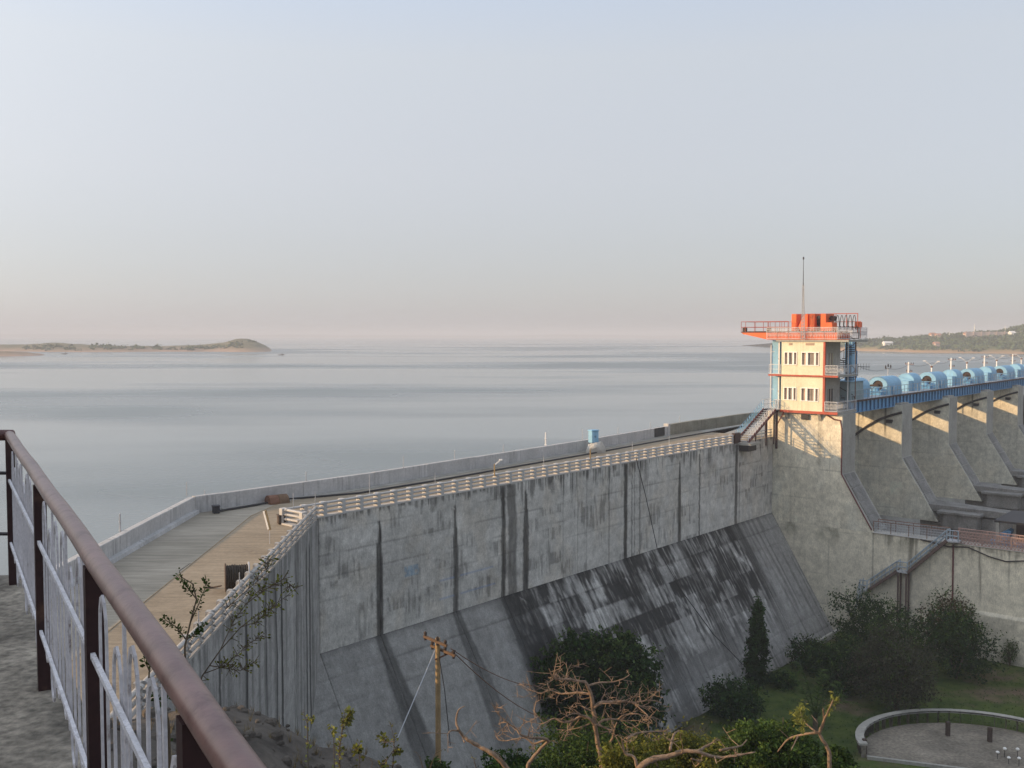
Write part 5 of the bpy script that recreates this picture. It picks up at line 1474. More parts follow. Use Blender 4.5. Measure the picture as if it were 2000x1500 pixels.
# ================================================================== plants
def leaf_cloud(name, blobs, n, size, mat, parent, org, seed, asp=.45, clump=.20, nclump=26, shell=.5):
    rs = np.random.RandomState(seed)
    vol = np.array([b[1][0]*b[1][1]*b[1][2] for b in blobs]) ** .75; vol = vol / vol.sum()
    pts = []
    for (c, r_), w in zip(blobs, vol):
        k = max(4, int(nclump * (w * len(blobs)) ** .6))
        dr = rs.normal(size=(k, 3)); dr /= np.linalg.norm(dr, axis=1, keepdims=True)
        rad = shell + (1.02 - shell) * rs.rand(k, 1) ** .6
        cc = dr * rad
        m_ = int(n * w); ch = rs.randint(0, k, m_)
        sc = (.6 + .8 * rs.rand(k))[ch][:, None]
        p = cc[ch] + rs.normal(size=(m_, 3)) * clump * sc
        pts.append(p * np.array(r_) + np.array(c))
    P = np.concatenate(pts); m_ = len(P)
    a = rs.normal(size=(m_, 3)); a[:, 2] -= .3; a /= np.linalg.norm(a, axis=1, keepdims=True)
    b = rs.normal(size=(m_, 3)); b -= a * (a * b).sum(1, keepdims=True); b /= np.linalg.norm(b, axis=1, keepdims=True)
    L_ = size * (.6 + .8 * rs.rand(m_, 1)); W = L_ * asp
    V = np.stack([P - a*L_, P + b*W - a*L_*.1, P + a*L_, P - b*W - a*L_*.1], 1).reshape(-1, 3)
    F = np.arange(m_ * 4).reshape(-1, 4)
    return np_mesh(name, V, F, mat, parent, org)
def gpt(px, py, z=GARDEN): return on_z(px, py, z)
def shrub(px, base_py, w_px, h_px, lab, mat='leaf_dark', seed=1, n=5200, name='shrub', cat='shrub', leaf=.14, group=None):
    """rounded garden shrub: width and height measured at its own distance"""
    b = gpt(px, base_py); sc = b.length / FOC; w, h = w_px * sc, h_px * sc * 1.06
    t = thing(name, lab, cat, b, dam=False, group=group)
    rs = random.Random(seed)
    bl = []
    for i in range(7):
        a = i * 2.4 + seed; r_ = .28 * w * (0 if i == 0 else 1)
        rr = w * rs.uniform(.22, .32); zz = h * rs.uniform(.35, .68) if i else h * .62
        bl.append(((b.x + r_ * math.cos(a), b.y + r_ * math.sin(a) * .8, b.z + zz), (rr, rr, min(h - zz, h * .36) if i else h * .38)))
    bl.append(((b.x, b.y, b.z + h * .28), (w * .36, w * .34, h * .26)))
    leaf_cloud('crown', bl, int(n * 1.15), leaf * .85, M[mat], t, b, seed, .5, .13, 46, .35)
    sprig = [((x, y, z + rz * .25), (rx * 1.12, ry * 1.12, rz * 1.12)) for (x, y, z), (rx, ry, rz) in bl[:-1]]
    leaf_cloud('young_leaves', sprig, int(n * .16), leaf * .8, M['leaf_mid'], t, b, seed + 90, .45, .09, 30, .85)
    m = MB()
    for i in range(5):
        a = i * 1.3 + seed; m.tube([(b.x, b.y, b.z - .1), (b.x + .1*w*math.cos(a), b.y + .1*w*math.sin(a), b.z + h*.35), (b.x + .25*w*math.cos(a), b.y + .25*w*math.sin(a), b.z + h*.65)], [.06, .05, .02], 5)
    m.build('trunk', M['stem'], t); return t
shrub(1700, 1292, 160, 112, 'large dark shrub at the foot of the blue stair', 'leaf_dark', 3, 9000)
shrub(1845, 1285, 105, 105, 'tall reddish topped shrub against the training wall behind the round dark one', 'leaf_red', 4, 4200)
shrub(1868, 1326, 122, 110, 'round dark shrub at the edge of the lawn under the training wall', 'leaf_dark', 5, 7500)
shrub(1750, 1388, 142, 142, 'big dark shrub nearest the curved garden wall', 'leaf_grey', 6, 14000, leaf=.11)
shrub(1648, 1352, 120, 88, 'dark shrub between the palm and the big shrubs', 'leaf_dark', 7, 6500)
shrub(1590, 1308, 95, 52, 'low spreading shrub by the foot of the dam slope', 'leaf_dark', 8, 4200)
shrub(1432, 1402, 120, 66, 'low dark shrub under the dam slope left of the slim tree', 'leaf_dark', 9, 5200)
shrub(1972, 1300, 26, 42, 'small clipped conical shrub on bare soil by the training wall', 'leaf_mid', 10, 900, leaf=.08)
shrub(1530, 1345, 55, 30, 'small low plant on the lawn behind the slim column tree', 'leaf_dark', 12, 1600)
shrub(1720, 1330, 90, 60, 'dark shrub filling the gap between the large shrubs', 'leaf_dark', 13, 4200)
# slim column tree
b = gpt(1477, 1342); ct_ = thing('column_tree', 'slim dark columnar tree standing before the dam slope', 'tree', b, dam=False)
h = 150 * b.length / FOC * 1.05; w = 17 * b.length / FOC
bl = [((b.x + .08 * math.sin(i * 2.1), b.y, b.z + h * (.10 + .80 * i / 7)), (w * (1.08 - .07 * abs(i - 2.5)) * (1 if i < 6 else .62), w * .95, h * .105)) for i in range(8)]
leaf_cloud('crown', bl, 6500, .17, M['leaf_dark'], ct_, b, 14, .35, .25, 18, .55)
m = MB(); m.tube([(b.x, b.y, b.z - .2), (b.x, b.y, b.z + h * .9)], [.10, .03], 6); m.build('trunk', M['stem'], ct_)
# big dark tree before the slope
b = gpt(1150, 1478); bt = thing('broad_tree', 'broad dark green tree in front of the stained dam slope', 'tree', b, dam=False)
k_ = b.length / FOC
def pt_at(px, py, y): return at_y(px, py, y)
bl = []
for px, py, rx, rz in [(1175, 1290, 75, 42), (1095, 1320, 55, 40), (1225, 1320, 62, 48), (1150, 1350, 100, 48), (1245, 1370, 48, 48), (1060, 1375, 58, 42), (1150, 1410, 120, 45), (1130, 1268, 38, 20), (1205, 1268, 40, 22), (1020, 1415, 52, 40)]:
    p = pt_at(px, py, b.y + rng.uniform(-1.2, 1.2)); bl.append((p, (rx * k_, 2.4, rz * k_)))
leaf_cloud('crown', bl, 30000, .17, M['leaf_dark'], bt, b, 15, .5, .12, 60, .35)
leaf_cloud('young_leaves', [((p_[0], p_[1], p_[2] + .4), (r_[0] * 1.1, r_[1] * 1.1, r_[2] * 1.1)) for p_, r_ in bl], 4500, .15, M['leaf_mid'], bt, b, 115, .45, .09, 40, .85)
m = MB(); m.tube([(b.x, b.y, b.z - .3), (b.x + .1, b.y, b.z + 2.2), (b.x + .3, b.y, b.z + 5)], [.30, .24, .14], 8)
for i in range(6):
    a = i * 1.05; m.tube([(b.x + .15, b.y, b.z + 2.4), (b.x + 1.6*math.cos(a), b.y + 1.4*math.sin(a), b.z + 4.4), (b.x + 2.9*math.cos(a), b.y + 2*math.sin(a), b.z + 6)], [.14, .09, .03], 5)
m.build('trunk', M['stem'], bt)
# palm
b = gpt(1592, 1425); pm = thing('palm', 'dark feathery palm with arching fronds in the garden', 'palm', b, dam=False)
m = MB(); m.tube([(b.x, b.y, b.z - .2), (b.x, b.y, b.z + .9)], [.22, .17], 8); m.build('trunk', M['stem'], pm)
for i in range(15):
    a = i * 2.399; L_ = rng.uniform(3.0, 4.2); up = rng.uniform(1.2, 2.6) if i > 5 else rng.uniform(2.4, 3.6)
    m = MB(); pts = []
    for k in range(9):
        f = k / 8; rr = L_ * f * (1 if i > 5 else .55); pts.append(Vector((b.x + rr*math.cos(a), b.y + rr*math.sin(a), b.z + .9 + up * 1.25 * math.sin(f * 2.0) - .5*f*f)))
    m.tube(pts, [.035 - .003*k for k in range(9)], 4)
    sd = Vector((-math.sin(a), math.cos(a), 0))
    for k in range(1, 9):
        for h_ in (0, .5):
            p = pts[k-1].lerp(pts[k], h_); d = (pts[k] - pts[k-1]).normalized()
            for sg in (-1, 1):
                l_ = .62 * math.sin(.35 + 2.5 * (k + h_) / 9)
                e = p + sd * sg * l_ * .75 + d * l_ * .6 - Vector((0, 0, .22 * l_)); w_ = d * .06
                m.add([p - w_, p + w_, e], [(0, 1, 2)])
    m.build('frond', M['leaf_mid'], pm)

# ---- curved garden wall with small white lamps
cw = thing('garden_basin', 'curved low grey wall round a bare garden basin with a dark pillar', 'basin', gpt(1850, 1450), dam=False)
cx, cy, rr, ER = 32.2, 66.1, 7.6, .80
m = MB(); nseg = 30
for ring, (r0, r1, z0, z1) in enumerate(((rr, rr + .35, GARDEN - .2, GARDEN + .85),)):
    for i in range(nseg):
        a0, a1 = R(179) - R(179) * i / nseg, R(179) - R(179) * (i + 1) / nseg
        ps = [(cx + r * math.cos(a), cy + ER * r * math.sin(a)) for r, a in ((r0, a0), (r1, a0), (r1, a1), (r0, a1))]
        m.add([(x, y, z0) for x, y in ps] + [(x, y, z1) for x, y in ps], [(3,2,1,0), (4,5,6,7), (0,1,5,4), (2,3,7,6)] + ([(3,0,4,7)] if i == 0 else []) + ([(1,2,6,5)] if i == nseg-1 else []))
m.build('wall', M['basin'], cw)
m = MB()
for i in range(nseg):
    a0, a1 = R(179) - R(179) * i / nseg, R(179) - R(179) * (i + 1) / nseg
    ps = [(cx + r * math.cos(a), cy + ER * r * math.sin(a)) for r, a in ((rr - .10, a0), (rr + .5, a0), (rr + .5, a1), (rr - .10, a1))]
    m.add([(x, y, GARDEN + .852) for x, y in ps] + [(x, y, GARDEN + 1.0) for x, y in ps], [(3,2,1,0), (4,5,6,7), (0,1,5,4), (2,3,7,6)])
m.build('coping', M['concrete'], cw)
m = MB(); ps = [(24.6, 66.0), (29.5, 64.4), (40, 60.8)]
for (x0, y0), (x1, y1) in zip(ps[:-1], ps[1:]): m.bar((x0, y0, GARDEN + .05), (x1, y1, GARDEN + .05), .22, .34)
m.build('kerb', M['concrete'], cw)
m = MB(); poly = [(24.7, 66.0)] + [(cx + (rr - .02) * math.cos(R(179) - R(179)*i/nseg), cy + ER * (rr - .02) * math.sin(R(179) - R(179)*i/nseg)) for i in range(nseg + 1)] + [(40, 60.9)]
m.prism([(x, y, GARDEN - .1) for x, y in poly], (0, 0, .16)); m.build('floor', M['basin'], cw)
for px, py in ((1688, 1455), (1851, 1420), (1933, 1432)):
    p = gpt(px, py + 18); m = MB(); m.cbox(p.x - .14, p.x + .14, p.y - .14, p.y + .14, GARDEN, GARDEN + 1.1, .03); m.build('pillar', M['darkwood'], cw)
gl_ = None
for i, (px, py, hh, lab) in enumerate([(1948, 1472, .8, 'small white garden lamp on a dark stake, leftmost of the basin group'), (1962, 1468, .95, 'small white garden lamp, second in the basin group'), (1970, 1482, .75, 'small white garden lamp standing lowest in the basin group'),
                                   (1990, 1486, .9, 'small white garden lamp by the frame edge, lower of the pair'), (1987, 1470, 1.0, 'small white garden lamp by the frame edge, upper of the pair')]):
    if gl_ is None:
        gl_ = thing('garden_lamp', lab, 'garden lamp', (0, 0, 0), dam=False, group='white lamps in the garden basin')
        mb = MB(); mb.tube([(0, 0, 0), (0, 0, .8)], .03, 5); mb.build('stake', M['darkmetal'], gl_)
        mb = MB(); mb.lathe([(.02, .78), (.13, .82), (.17, .93), (.10, 1.02), (.02, 1.04)], 10, (0, 0, 0)); mb.build('lamp_shade', M['trim'], gl_)
        o = gl_
    else: o = dup(gl_, (0, 0, 0), lab)
    o.location = gpt(px, py + 12); o.scale = (.75, .75, hh * .75)

# ---- utility pole
yp = 34.0; p = at_y(855, 1246, yp); gz = float(ground_h(p.x, yp)) - .3
up_ = thing('utility_pole', 'brown wooden utility pole with crossarms on the slope before the dam', 'utility pole', (p.x, yp, gz), dam=False)
m = MB(); m.tube([(p.x, yp, gz), (p.x, yp, (gz + p.z) / 2), (p.x, yp, p.z)], [.105, .098, .085], 10); m.build('pole', M['wood'], up_)
ca = Vector((.82, -.55, -.16)).normalized()
for off, zc, L_, cen in ((-.13, p.z - .10, .95, -.10), (.13, p.z - .42, 1.0, .22)):
    c_ = Vector((p.x, yp + off, zc)) + ca * cen
    m = MB(); m.bar(c_ - ca * L_ * .55, c_ + ca * L_ * .55, .085, .085); arm = m.build('crossarm', M['brownwood'], up_)
    for e in (-.48, .1, .48):
        q_ = c_ + ca * L_ * e
        mb = MB(); mb.lathe([(.02, .04), (.05, .06), (.06, .14), (.03, .19)], 8, q_); mb.build('insulator', M['darkwood'], arm)
        mb = MB(); mb.lathe([(.05, -.12), (.05, -.05)], 8, q_); mb.build('clamp', M['darkmetal'], arm)
m = MB(); m.bar((p.x - .1, yp - .1, p.z - .75), (p.x + .62, yp + .15, p.z - .5), .03, .05); m.build('brace', M['rust'], up_)
m = MB(); m.tube([Vector((p.x - .1, yp, p.z - .45)), at_y(775, 1445, 31.5)], .02, 4)
solo('guy_wire', m, M['greymetal'], 'pale guy wire slanting from the utility pole down to the slope', 'wire', dam=False)
m = MB(); a_, b_ = Vector((p.x + .55, yp + .1, p.z - .55)), at_y(1095, 1412, 52)
m.tube(sag(a_, b_, .5, 10), .02, 4); m.tube(sag(a_ + Vector((-.1, .1, .1)), at_y(1060, 1340, 58), .4, 10), .018, 4)
solo('service_wire', m, M['rust'], 'pair of brown wires running from the utility pole towards the dark tree', 'wire', dam=False)
m = MB(); m.tube([Vector((p.x + .05, yp - .12, p.z - .6)), Vector((p.x + .25, yp - .2, p.z - 1.8)), Vector((p.x + .45, yp - .2, p.z - 3.8))], .015, 4)
solo('loose_wire', m, M['darkmetal'], 'loose dark wire hanging beside the utility pole', 'wire', dam=False)

# ---- bare sunlit trees on the slope (limbs follow the photograph's branching; each has its own depth)
def crop(x, y): return (760 + x * .28, 1220 + y * .28)
def crop2(x, y): return (1040 + x * .33, 1360 + y * .33)
def bare_tree(name, label, limbs, y0, cf, trunk_r, seed, twigs=True, foot=None):
    rs = random.Random(seed); first = limbs[0][0]
    p0 = at_y(*cf(*first[0]), y0); gz = float(ground_h(p0.x, y0)) - .3
    t = thing(name, label, 'bare tree', (p0.x, y0, gz), dam=False)
    depth = {}
    def dpt(i, k, n_): return y0
    m_tr = MB(); m_br = MB(); m_tw = MB(); tip_data = []
    for li, (pl, r0, r1) in enumerate(limbs):
        r0 *= .80; r1 *= .70
        drift = rs.uniform(-1, 1) * (0 if li == 0 else 1.0); pts = []
        n_ = len(pl)
        for k, (x, y) in enumerate(pl):
            yy = y0 + drift * (k / max(1, n_ - 1)) * .9 + (0 if k == 0 else rs.uniform(-.05, .05))
            pts.append(at_y(*cf(x, y), yy))
        # smooth and gnarl
        fine = []; rad = []
        for k in range(n_ - 1):
            a_, b_ = pts[k], pts[k + 1]; pa = pts[max(0, k-1)]; pb = pts[min(n_-1, k+2)]
            for j in range(4):
                f = j / 4
                c_ = .5 * ((2*a_) + (-pa + b_)*f + (2*pa - 5*a_ + 4*b_ - pb)*f*f + (-pa + 3*a_ - 3*b_ + pb)*f**3)
                g_ = (k + f) / (n_ - 1); rr_ = (r0 + (r1 - r0) * g_) * rs.uniform(.9, 1.12)
                fine.append(c_ + Vector((rs.uniform(-1,1), rs.uniform(-1,1), rs.uniform(-1,1))) * rr_ * .22); rad.append(rr_)
        fine.append(pts[-1]); rad.append(r1 * .6)
        if li == 0 and fine[0].z > gz: fine.insert(0, Vector((fine[0].x + .1, y0, gz))); rad.insert(0, r0 * 1.25)
        (m_tr if li == 0 else m_br).tube(fine, rad, 7 if r0 > .03 else 5)
        if twigs and li:
            for k in range(3, len(fine) - 1):
                if rs.random() < .58:
                    d = (fine[k+1] - fine[k-1]).normalized(); sd = Vector((rs.uniform(-1,1), rs.uniform(-1,1), rs.uniform(-.9,1.1)))
                    sd = (sd - d * sd.dot(d) * .5).normalized(); L_ = rs.uniform(.12, .50); q0 = fine[k]; q1 = q0 + sd*L_*.5 + d*L_*.3
                    q2 = q1 + (sd * .6 + d * rs.uniform(-.3, .9) + Vector((0, 0, rs.uniform(-.3, .5)))).normalized() * L_ * .6
                    m_tw.tube([q0, q1, q2], [min(rad[k] * .5, .012), .008, .004], 4)
                    for _k in range(2): m_tw.tube([q1.lerp(q2, .5 * _k), q1.lerp(q2, .5 * _k) + Vector((rs.uniform(-1,1), rs.uniform(-1,1), rs.uniform(-.5,1))).normalized() * L_ * .5], [.007, .003], 4)
        tip_data.append(fine[-1])
    m_tr.build('trunk', M['bark'], t, smooth=True)
    if m_br.v: m_br.build('branches', M['bark'], t, smooth=True)
    if m_tw.v: m_tw.build('twigs', M['bark'], t)['kind'] = 'stuff'
    return t, tip_data
u_ = .28 * 22 / FOC                             # one crop pixel in metres at 22 m
main = [([(1490,1000),(1470,900),(1440,740),(1425,600),(1405,480),(1370,400)], .085, .05),
 ([(1370,400),(1300,390),(1240,380),(1180,385),(1150,370),(1130,340),(1115,305)], .045, .012), ([(1240,380),(1245,320),(1275,270)], .018, .006), ([(1180,385),(1190,365),(1160,350),(1148,362)], .014, .007),
 ([(1385,430),(1450,408),(1560,400),(1640,375),(1680,345)], .036, .01), ([(1550,398),(1565,360)], .012, .006), ([(1465,405),(1465,370)], .01, .005),
 ([(1400,485),(1330,475),(1250,480),(1190,480),(1120,450),(1105,405)], .042, .01), ([(1110,455),(1060,480),(1000,460),(950,450)], .02, .007), ([(1085,478),(1075,525)], .01, .005), ([(1290,470),(1250,430),(1275,415)], .015, .007),
 ([(1430,575),(1480,545),(1560,540),(1640,535),(1700,545),(1800,530),(1870,530)], .06, .012), ([(1700,545),(1760,570),(1840,575),(1890,610)], .026, .008), ([(1720,560),(1800,630),(1840,690)], .024, .008), ([(1720,535),(1730,490)], .012, .006), ([(1800,525),(1810,470),(1800,420)], .014, .006), ([(1480,545),(1490,500),(1530,475)], .014, .006), ([(1640,535),(1690,510),(1740,505)], .018, .007),
 ([(1430,695),(1390,650),(1340,640),(1280,670),(1210,680),(1150,655),(1090,685),(1040,690),(1015,660)], .048, .01), ([(1380,650),(1300,620),(1230,640)], .03, .012), ([(1280,670),(1250,720),(1240,790)], .016, .006), ([(1340,640),(1280,720),(1225,780)], .02, .007), ([(1400,690),(1320,720),(1240,735)], .022, .009), ([(1210,680),(1190,720)], .012, .005),
 ([(1450,700),(1500,665),(1580,660),(1640,670),(1700,700),(1735,750)], .042, .01), ([(1600,660),(1640,630),(1740,625),(1780,670),(1830,690)], .026, .008), ([(1490,640),(1500,600),(1530,585),(1560,605)], .014, .006),
 ([(1500,960),(1530,850),(1560,790),(1570,740),(1590,680)], .055, .02), ([(1560,745),(1480,710),(1440,700)], .03, .025), ([(1660,800),(1700,770),(1770,750),(1850,745),(1920,735)], .045, .015), ([(1400,600),(1340,570),(1295,540)], .016, .006), ([(1395,510),(1340,520),(1320,500)], .012, .006)]
bare_tree('bare_tree', 'tall pale bare tree with spreading pollarded limbs lit by low sun', main, 22, crop, .09, 31)
lean = [([(830,1010),(760,930),(690,880),(630,850),(560,810),(520,780),(490,740),(470,690),(470,640),(490,590),(530,568)], .07, .012), ([(480,740),(430,740),(405,775)], .03, .012), ([(525,820),(510,790)], .02, .012), ([(800,960),(770,910),(730,880)], .016, .006)]
bare_tree('bare_tree', 'leaning bare trunk with a hooked upright tip beside the utility pole', lean, 20, crop, .07, 32)
mid = [([(965,985),(1010,920),(1060,860),(1110,815)], .055, .045), ([(1110,815),(1090,795),(990,790),(920,770),(880,720),(820,680),(760,620),(715,550)], .045, .008), ([(1090,805),(1010,830),(950,790),(870,800),(790,810),(740,770)], .032, .01), ([(820,680),(760,690)], .014, .006), ([(830,690),(790,740),(800,790)], .012, .005), ([(900,740),(930,700),(960,680)], .014, .006), ([(820,680),(840,740),(870,770)], .012, .005)]
bare_tree('bare_tree', 'bare limb bent sharply back in an elbow left of the tall pale tree', mid, 21, crop, .05, 33)
low = [([(620,440),(660,400),(720,370),(820,350),(900,325),(980,330),(1080,360),(1180,355),(1320,330)], .085, .02), ([(980,325),(1020,300),(1060,280)], .04, .03), ([(1110,320),(1200,300),(1240,290),(1270,255)], .034, .014), ([(625,440),(600,360),(550,340),(535,290),(525,240)], .045, .012), ([(815,320),(835,230),(870,200)], .04, .016), ([(1080,360),(1090,400)], .02, .01), ([(720,370),(745,420)], .02, .012), ([(880,340),(890,310),(870,205)], .014, .006), ([(940,370),(990,390),(960,420)], .022, .012)]
bare_tree('bare_tree', 'thick low bare limb sprawling over the bushes at the frame bottom', low, 18, crop2, .08, 34)
rgt = [([(1760,340),(1720,260),(1690,215)], .05, .045), ([(1690,215),(1600,225),(1520,250),(1480,290),(1450,330)], .036, .014), ([(1695,220),(1720,160),(1740,110),(1780,20)], .045, .014), ([(1685,215),(1610,150),(1580,70)], .026, .009), ([(1725,150),(1720,70)], .028, .02), ([(1530,260),(1460,195)], .014, .007), ([(1570,240),(1530,320)], .02, .01), ([(1690,160),(1650,110)], .012, .006)]
tR, tips = bare_tree('bare_tree', 'orange lit forked bare tree with a few leaves before the palm', rgt, 19, crop2, .05, 35, twigs=False)
bl = [(at_y(*crop2(1590, 120), 19), (.16, .15, .26)), (at_y(*crop2(1785, 25), 19), (.10, .1, .12)), (at_y(*crop2(1752, 75), 19), (.07, .07, .10))]
leaf_cloud('leaves', bl, 420, .045, M['leaf_lime'], tR, (0,0,0), 36, .3, .3, 14, .2)

# ---- leafy bushes on the slope at the bottom of the frame
def slope_bush(px, py, w_px, h_px, y0, lab, mat, seed, n=7000, leaf=.06):
    c_ = at_y(px, py, y0); k_ = y0 / FOC; w, h = w_px * k_, h_px * k_
    gz = float(ground_h(c_.x, y0)); t = thing('bush', lab, 'bush', (c_.x, y0, gz), dam=False)
    rs = random.Random(seed); bl = []
    for i in range(9):
        a = rs.uniform(0, 6.28); r_ = rs.uniform(0, .36)
        bl.append(((c_.x + r_ * w * math.cos(a), y0 + r_ * w * .7 * math.sin(a), c_.z + h * rs.uniform(-.1, .28)), (w * rs.uniform(.14, .26), w * .2, h * rs.uniform(.16, .30))))
    bl.append(((c_.x, y0, c_.z - h * .35), (w * .45, w * .35, h * .5)))
    leaf_cloud('crown', bl, n, leaf, M[mat], t, (0,0,0), seed, .5, .16, 34, .45)
    m = MB()
    for i in range(7):
        b_ = bl[i % 9][0]; m.tube([(c_.x + rs.uniform(-.2,.2), y0, min(gz, c_.z - h*.6)), (c_.x*.5 + b_[0]*.5, y0, c_.z - h*.3), (b_[0], b_[1], b_[2] + h*.22)], [.05, .03, .008], 5)
    m.build('stem', M['stem'], t); return t
slope_bush(1130, 1490, 330, 150, 27, 'olive green bush round the foot of the tall pale bare tree', 'leaf_mid', 41, 30000, .042)
slope_bush(1350, 1490, 260, 190, 25, 'yellow green bush with upright sunlit shoots right of the tall bare tree', 'leaf_olive', 42, 26000, .042)
slope_bush(1510, 1480, 230, 150, 24, 'dense olive bush under the forked orange tree', 'leaf_mid', 43, 22000, .042)
slope_bush(1230, 1500, 220, 90, 19, 'low sunlit scrub under the sprawling limb', 'leaf_olive', 44, 9000, .036)
slope_bush(1000, 1500, 150, 60, 25, 'dark scrub below the bent bare limb', 'leaf_dark', 45, 4000, .05)
slope_bush(860, 1512, 70, 60, 30, 'thin dark scrub at the foot of the utility pole', 'leaf_mid', 46, 1400, .06)
slope_bush(1640, 1500, 110, 70, 23, 'dark scrub at the frame bottom beside the garden basin', 'leaf_mid', 47, 3600, .055)

# loose stones and dry tufts on the rocky slope
m = MB(); rs = random.Random(8)
for i in range(520):
    y_ = rs.uniform(17, 31); x_ = rs.uniform(near_x(y_) + .4, 1.5); z_ = float(ground_h(x_, y_)); r_ = rs.uniform(.04, .22) * rs.random() + .03
    a0 = rs.uniform(0, 6); k_ = [rs.uniform(.7, 1.2) for _ in range(6)]
    ring = lambda zz, sc: [(x_ + r_*sc*k_[j]*math.cos(a0 + j*1.047), y_ + r_*sc*k_[j]*math.sin(a0 + j*1.047), z_ + zz*r_) for j in range(6)]
    vs = ring(-.3, 1) + ring(.35, .95) + ring(.7, .5)
    m.add(vs, [(j, (j+1) % 6, 6 + (j+1) % 6, 6 + j) for j in range(6)] + [(6+j, 6 + (j+1) % 6, 12 + (j+1) % 6, 12 + j) for j in range(6)] + [(12, 13, 14, 15, 16, 17)])
o = m.build('stones', M['ground'], None); tag(o, 'loose stones scattered over the rocky slope below the terrace', 'stones', kind='stuff')
m = MB()
for i in range(260):
    y_ = rs.uniform(20, 31); x_ = rs.uniform(near_x(y_) + .5, 2.5); z_ = float(ground_h(x_, y_))
    for j in range(9):
        a = rs.uniform(0, 6.28); h_ = rs.uniform(.12, .38); sp_ = rs.uniform(.03, .16)
        m.add([(x_ - .008, y_, z_ - .02), (x_ + .008, y_, z_ - .02), (x_ + sp_*math.cos(a), y_ + sp_*math.sin(a), z_ + h_)], [(0, 1, 2)])
o = m.build('dry_grass', M['drygrass'], None, fix=False); tag(o, 'dry grass tufts over the rocky slope below the terrace', 'grass', kind='stuff')
m = MB()
for i in range(3200):
    x_ = rs.uniform(14, 50); y_ = rs.uniform(64, 88); d_ = (x_ - K.x) * N.x + (y_ - K.y) * N.y; s_ = (x_ - K.x) * U.x + (y_ - K.y) * U.y
    if d_ < 7.8 or s_ > 58.2 or ((x_ - 32.2)**2 + ((y_ - 66.1) / .8)**2 < 66) or (y_ < 66 and x_ > 24): continue
    for j in range(4):
        a = rs.uniform(0, 6.28); h_ = rs.uniform(.05, .17)
        m.add([(x_ - .02, y_, GARDEN), (x_ + .02, y_, GARDEN), (x_ + .09*math.cos(a), y_ + .09*math.sin(a), GARDEN + h_)], [(0, 1, 2)])
o = m.build('grass', M['leaf_mid'], None, fix=False); tag(o, 'short green grass of the garden lawn', 'grass', kind='stuff')

# ---- young plants with a few leaves on the rock edge and by the terrace
def twig_plant(name, lab, stems, y0, mat, leaf, n, seed, r0=.02, spread=.12, cat='plant', asp=.35, from_f=.35):
    rs = random.Random(seed); p0 = at_y(*stems[0][0], y0)
    gz = float(ground_h(p0.x, y0)) - .1
    t = thing(name, lab, cat, (p0.x, y0, min(gz, p0.z)), dam=False)
    m = MB(); V = []; F = []
    for si, st_ in enumerate(stems):
        drift = rs.uniform(-.25, .25) * (si > 0)
        pts = [at_y(x, y, y0 * (1 + drift * .06 * k)) for k, (x, y) in enumerate(st_)]
        if si == 0 and pts[0].z > gz: pts.insert(0, Vector((pts[0].x + .02, y0, gz)))
        m.tube(pts, [r0 * (1 - .8 * k / (len(pts) - 1)) * (1 if si == 0 else .6) for k in range(len(pts))], 5)
        L_ = [(pts[k+1] - pts[k]).length for k in range(len(pts)-1)]; tot = sum(L_)
        for i in range(n):
            f = (from_f + (1 - from_f) * rs.random()) * tot; k = 0
            while k < len(L_) - 1 and f > L_[k]: f -= L_[k]; k += 1
            p = pts[k].lerp(pts[k+1], min(1, f / max(L_[k], 1e-6)))
            d = (pts[k+1] - pts[k]).normalized()
            o_ = Vector((rs.gauss(0,1), rs.gauss(0,1), rs.gauss(0,.8))); o_ = (o_ - d * o_.dot(d) * .6 + d * .5).normalized()
            l_ = leaf * rs.uniform(.6, 1.3); sp_ = spread * rs.uniform(.1, 1)
            b_ = o_.cross(Vector((rs.gauss(0,1), rs.gauss(0,1), rs.gauss(0,1)))).normalized() * l_ * asp
            q0 = p + o_ * sp_; i0 = len(V)
            V += [q0, q0 + o_ * l_ * .5 + b_, q0 + o_ * l_, q0 + o_ * l_ * .5 - b_]; F.append((i0, i0+1, i0+2, i0+3))
            if sp_ > .03: m.tube([p, q0], .0025 if y0 < 8 else .006, 3, False)
    m.build('stem', M['stem'], t)
    mb = MB(); mb.add(V, F); mb.build('leaves', M[mat], t, fix=False)
    return t
twig_plant('sapling', 'yellow green sapling with a drooping leafy head on the rock edge', [[(663,1462),(668,1430),(671,1405),(676,1382)], [(668,1425),(680,1408),(685,1390)]], 20, 'leaf_lime', .075, 120, 51, .018, .07, 'sapling', .4, .3)
twig_plant('sapling', 'spindly forked sapling with wilted green leaves left of the utility pole', [[(766,1510),(769,1470),(770,1445),(763,1415)], [(769,1465),(752,1490),(738,1505)], [(770,1448),(752,1450),(746,1440)], [(768,1455),(778,1468)]], 20, 'leaf_olive', .08, 48, 52, .018, .08, 'sapling', .35, .4)
twig_plant('weed', 'tuft of yellow weed at the upper end of the rock edge', [[(600,1412),(594,1395),(593,1385)], [(600,1412),(606,1402),(610,1406)]], 24, 'leaf_lime', .075, 34, 53, .012, .05, 'weed', .4, .2)
twig_plant('weed', 'small mustard coloured weed halfway along the rock edge', [[(652,1440),(645,1428),(638,1420)], [(652,1440),(648,1422)]], 22, 'leaf_lime', .09, 20, 54, .012, .05, 'weed', .4, .2)
twig_plant('weed', 'green weed lowest on the rock edge', [[(702,1475),(700,1455),(706,1446)], [(702,1470),(694,1462)]], 20, 'leaf_olive', .10, 24, 55, .012, .06, 'weed', .45, .2)
thin = [[(700,1500),(722,1510),(728,1490),(720,1478)], [(826,1500),(820,1478),(814,1470)], [(840,1500),(850,1472),(868,1462)], [(930,1500),(925,1482),(918,1470)]]
